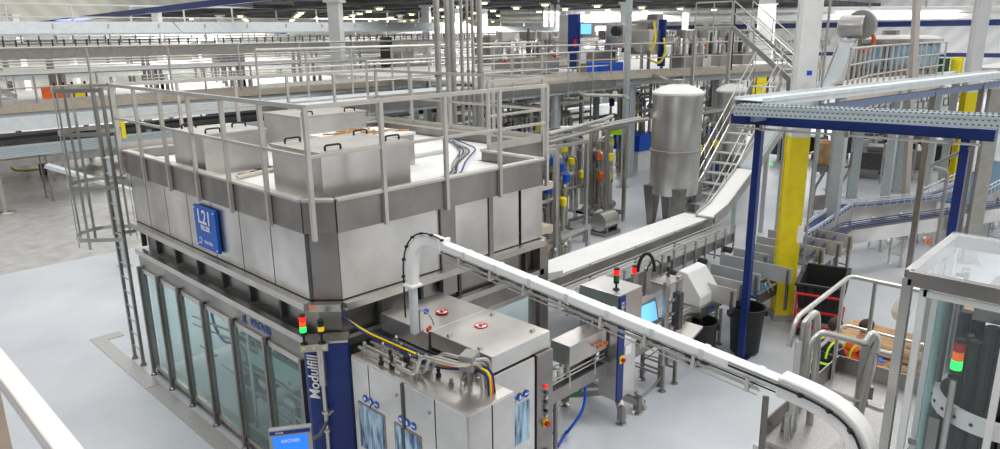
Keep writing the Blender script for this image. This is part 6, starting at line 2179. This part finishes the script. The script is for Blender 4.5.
# pipes standing on centre far gallery
for i, px in enumerate((546, 552, 558)):
    p = deep(px, 12, 50)
    tag(B().lathe([(.15, 0), (.15, 1.4), (.1, 1.6), (.1, 2.0), (.14, 2.0), (.14, 2.1)], p - Vector((0, 0, 1.0)), 14).build('white_vent_stack', WHITE, smooth=True), ('short white vent stack left of striped machine, leftmost of three', 'short white vent stack, middle of three', 'short white vent stack, rightmost of three')[i], 'vent')
# pipe maze beneath the machine platform
rnd = random.Random(5)
for i, (x0_, y0_, x1_, y1_, lab) in enumerate(((20, 19.5, 25, 21, 'maze of thin pipes beneath the machine platform, behind the bridging pipes'), (26, 18, 31, 20, 'maze of thin pipes beneath the platform right of the large tank'), (31, 16.5, 37, 18.5, 'maze of thin pipes beneath the platform behind the stairs'))):
    t = thing('pipe_rack', lab, 'pipe rack', ((x0_ + x1_) / 2, (y0_ + y1_) / 2, 0))
    for k in range(34):
        x, y = rnd.uniform(x0_, x1_), rnd.uniform(y0_, y1_)
        z0q, z1q = rnd.uniform(0, 1.5), rnd.uniform(2, 4)
        B().tube(roundpath([(x, y, z0q), (x, y, z1q), (x + rnd.choice((-1, 1)) * rnd.uniform(.5, 2), y, z1q)], .2), rnd.choice((.04, .06, .08)), 6).build('pipe', rnd.choice((STEELT, STEELD, STEELT, GALV)), t)
    for k in range(8):
        p = (rnd.uniform(x0_, x1_), rnd.uniform(y0_, y1_), rnd.uniform(.8, 3))
        B().lathe([(.1, 0), (.12, .05), (.12, .3), (.05, .35)], p, 10).build('valve_actuator', rnd.choice((BLUEB, BLUE, BLUEB, RED, YEL)), t)
    for x in (x0_, x1_):
        B().bb(x - .06, y0_ - .06, 0, x + .06, y0_ + .06, 4.0).build('frame_post', STEELD, t)
    B().bar((x0_, y0_, 4.0), (x1_, y0_, 4.0), .1, .1).build('frame_beam', STEELD, t)
    B().bar((x0_, y0_, 2.6), (x1_, y0_, 2.6), .08, .08).build('frame_beam', STEELD, t)

# ================================================================== RIGHT PLATFORM C
cz = 4.4
arcpts = [at(846, 97, cz), at(870, 89, cz), at(900, 83, cz), at(922, 79, cz), at(942, 76, cz)]
far = [Vector((arcpts[-1].x + 4, arcpts[-1].y + .4, cz)), Vector((arcpts[0].x + 6, arcpts[0].y + 2.2, cz))]
pc3 = thing('round_platform', 'right-hand machine platform with closely spaced railing posts', 'platform', (arcpts[2].x, arcpts[2].y, 0))
B().prism([(p.x, p.y) for p in arcpts + far], cz - .1, cz).build('deck_plate', DECKM, pc3)
for p, q in zip(arcpts, arcpts[1:]):
    B().bar(p - Vector((0, 0, .2)), q - Vector((0, 0, .2)), .06, .36).build('edge_beam', BEIGE, pc3)
for p in (arcpts[0], arcpts[2], arcpts[4], far[0], far[1]):
    B().bb(p.x - .12, p.y - .12, 0, p.x + .12, p.y + .12, cz - .1).build('column', GALV, pc3)
railing('closely posted steel railing round the right machine platform', arcpts, 1.15, .62, .03, (.33, .66), RAILM, toe=.1)
rm = thing('rotary_filler', 'small rotary machine with pale blue window panels behind right railing', 'machine', deep(885, 60, 27))
ctr = deep(888, 55, 27)
B().lathe([(1.6, -.9), (1.6, -.5), (1.7, -.45), (1.7, -.35), (1.0, -.3)], ctr, 28).build('lower_ring', STEELD, rm, smooth=True)
B().lathe([(1.5, .35), (1.75, .45), (1.75, .6), (1.5, .7), (.4, .75)], ctr, 28).build('upper_ring', STEELT, rm, smooth=True)
gp_ = glass('pale_blue_window', (.72, .88, .96), .35)
for k in range(12):
    a = 2 * PI * k / 12
    p = ctr + Vector((math.cos(a) * 1.62, math.sin(a) * 1.62, 0))
    B().box(p, (.05, .7, .75), a).build('window_panel', gp_, rm)
    a += PI / 12
    p = ctr + Vector((math.cos(a) * 1.6, math.sin(a) * 1.6, -.1))
    B().box(p, (.08, .08, 1.2), a).build('upright', STEELT, rm)
B().lathe([(.3, -1), (.3, .9)], ctr, 14).build('centre_column', STEELD, rm)
for k in range(6):
    a = 2 * PI * k / 6
    B().lathe([(.1, -1.4), (.1, -.9)], ctr + Vector((math.cos(a) * 1.3, math.sin(a) * 1.3, 0)), 10).build('leg', STEELD, rm)
t = thing('blower', 'round steel blower with grey snail housing above the incline', 'blower', deep(855, 24, 25))
c = deep(851, 26, 25)
B().lathe([(.38, -.5), (.4, -.45), (.4, .3), (.35, .35)], c, 22, 'y').build('drum', STEELW, t, smooth=True)
c2 = deep(861, 25, 24.8)
B().lathe([(.2, -.16), (.5, -.14), (.5, .14), (.2, .16)], c2, 24, 'x').build('snail_housing', GREY, t, smooth=True)
B().lathe([(.16, 0), (.2, .1), (.2, .5), (.1, .55)], c2 + Vector((.15, 0, 0)), 16, 'x').build('motor', GREY, t, smooth=True)
B().bar(c2 - Vector((0, 0, .3)), c2 - Vector((0, 0, 1.6)), .14, .14).build('stand', STEELD, t)
B().bar(c - Vector((0, 0, .3)), c - Vector((0, 0, 1.8)), .14, .14).build('stand', STEELD, t)
B().tube(arc(c2 + Vector((.2, -.1, -.55)), .35, -.5 * PI, .6 * PI, (.7, -.7, 0), (0, 0, 1), 10), .07, 8).build('orange_hose', ORANGE, t, smooth=True)
t = tag(B().tube([deep(842, 40, 26), deep(908, 38, 27)], .09, 8).build('top_header_pipe', STEELT, smooth=True), 'steel header pipe along the top of the rotary machine', 'pipe')
row('long far conveyor in front of the white wall at right', 30, 4.9, 44, 82, STEELW, .6, legz=0, legsp=5, tick=.9)
deck('low far gallery in front of the right white wall', 44, 6, 70, 9, 4.0, 6, DECKM, GALVW)
for i, (px, py, mm, lab) in enumerate(((930, 65, YEL, 'yellow block on the far right gallery, beside the blue stripe'), (957, 65, YEL, 'second yellow block on the far right gallery'), (943, 66, GREEND, 'green block on the far right gallery'), (720, 66, YEL, 'yellow block at the foot of the far stairs'))):
    q_ = deep(px, py, 46)
    t = tag(B().box(q_, (.6, .6, 1.0)).build('goods_block', mm, bevel=.03), lab, 'goods')
    B().bb(q_.x - .1, q_.y - .1, 0, q_.x + .1, q_.y + .1, q_.z - .5).build('stand', GALV, t)
railing('far railing on the low gallery at right', [(44, 6.1, 4.0), (70, 6.1, 4.0)], 1.1, 2, .05, (.5,), RAILM)
# machinery rows beneath the right platform
rnd = random.Random(21)
t = thing('under_platform_racks', 'dim steel racking and pipes beneath the right platform', 'racking', (33, 10, 0))
for k in range(26):
    x, y = rnd.uniform(30, 42), rnd.uniform(9.5, 14)
    z = rnd.uniform(.4, 2.6)
    B().bar((x, y, z), (x + rnd.uniform(-3, 3), y + rnd.uniform(-.2, .2), z), .09, rnd.choice((.08, .2, .35))).build('rail', rnd.choice((STEELD, GALV, STEELT)), t)
for k in range(14):
    x, y = rnd.uniform(30, 42), rnd.uniform(9.5, 14)
    B().bb(x - .05, y - .05, 0, x + .05, y + .05, rnd.uniform(1.5, 3)).build('upright', GALV, t)
t = thing('dark_motor_row', 'row of dark machines on floor under the right platform', 'machine', (36, 11.5, 0))
for k in range(6):
    x, y = 33 + k * 1.3, 13.5 - k * 1.0
    B().bb(x, y, .3, x + .9, y + .8, 1.1).build('dark_casing', BLACK if k % 2 else DKGREY, t, bevel=.03)
    B().bb(x + .3, y + .3, 0, x + .5, y + .5, .3).build('foot', DKGREY, t)
for i, (px, py, w_) in enumerate(((872, 176, 1.6), (905, 172, 2.0), (940, 168, 1.6), (868, 160, 2.2), (915, 158, 2.4))):
    q_ = at(px, py, 0)
    t = thing('floor_machine', 'dark low machine on the floor beneath the right platform, ' + ('front row left', 'front row middle', 'front row right', 'rear row left', 'rear row right')[i], 'machine', q_)
    B().box(q_ + Vector((0, 0, .75)), (w_, 1.0, .7), .3).build('body', (DKGREY, STEELD, BLACK, STEELD, DKGREY)[i], t, bevel=.03)
    B().box(q_ + Vector((0, 0, 1.2)), (w_ * .6, .6, .25), .3).build('top_cover', (STEELD, BLACK, STEELW, DKGREY, TAN)[i], t, bevel=.03)
    for s_ in (-.4, .4):
        B().box(q_ + Vector((s_ * w_, 0, .2)), (.12, .8, .4), .3).build('leg', STEELD, t)
    B().bar(q_ + Vector((-w_, -.8, 1.6)), q_ + Vector((w_, -.8, 1.6)), .06, .06).build('rail', STEELT, t)
    for s_ in (-1, 1):
        B().bar(q_ + Vector((s_ * w_, -.8, 0)), q_ + Vector((s_ * w_, -.8, 1.6)), .06, .06).build('rail_post', STEELT, t)
# conveyors beyond the right tray
for k, (px, py) in enumerate(((985, 95), (955, 105), (930, 115))):
    a, c = at(px - 120, py + 10, 2.2), at(px + 20, py - 8, 2.2)
    row_ = thing('small_conveyor', ('conveyor with many brackets right of the far tray, highest', 'conveyor with many brackets right of the far tray, middle', 'conveyor with many brackets right of the far tray, lowest')[k], 'conveyor', (a.x, a.y, 0))
    B().bar(a, c, .5, .25).build('frame', STEELW, row_)
    B().bar(a + Vector((0, 0, .14)), c + Vector((0, 0, .14)), .4, .03).build('belt', DKGREY, row_)
    b = B()
    for j in range(24):
        p = lerp(a, c, (j + .5) / 24)
        B().bar(p, p + Vector((0, 0, .5)), .06, .06).build('bracket', STEELD, row_)
    for j in range(5):
        p = lerp(a, c, (j + .5) / 5)
        B().bb(p.x - .05, p.y - .05, 0, p.x + .05, p.y + .05, p.z).build('leg', STEELD, row_)
t = thing('fire_extinguisher', 'small red fire extinguisher near the far yellow column', 'extinguisher', at(965, 172, 0))
p = at(966, 170, .9)
B().lathe([(.12, -.35), (.15, -.3), (.15, .25), (.06, .35), (.06, .45)], p, 14).build('cylinder', RED, t, smooth=True)
B().box(p + Vector((0, 0, -.6)), (.25, .25, .5)).build('stand', GREY, t)
tag(B().lathe([(.12, 0), (.12, .1)], at(840, 174, 1.0), 12).build('green_lamp', LIT_G), 'small lit green lamp on the floor stand behind the yellow column', 'lamp')
tag(B().lathe([(.04, 0), (.04, .04)], at(771, 165, 2.15), 12).build('green_lamp', LIT_G), 'small lit green lamp beside the incline cover', 'lamp')

# ------------------------------------------------------------------ colour management
S.view_settings.view_transform = 'Standard'
S.view_settings.look = 'None'
S.view_settings.gamma = 1
S.view_settings.exposure = .42
S.view_settings.use_curve_mapping = False
S.cycles.use_denoising = True
S.cycles.max_bounces = 6
S.cycles.transparent_max_bounces = 24
S.cycles.caustics_reflective = False
S.cycles.caustics_refractive = False
S.cycles.sample_clamp_indirect = 4
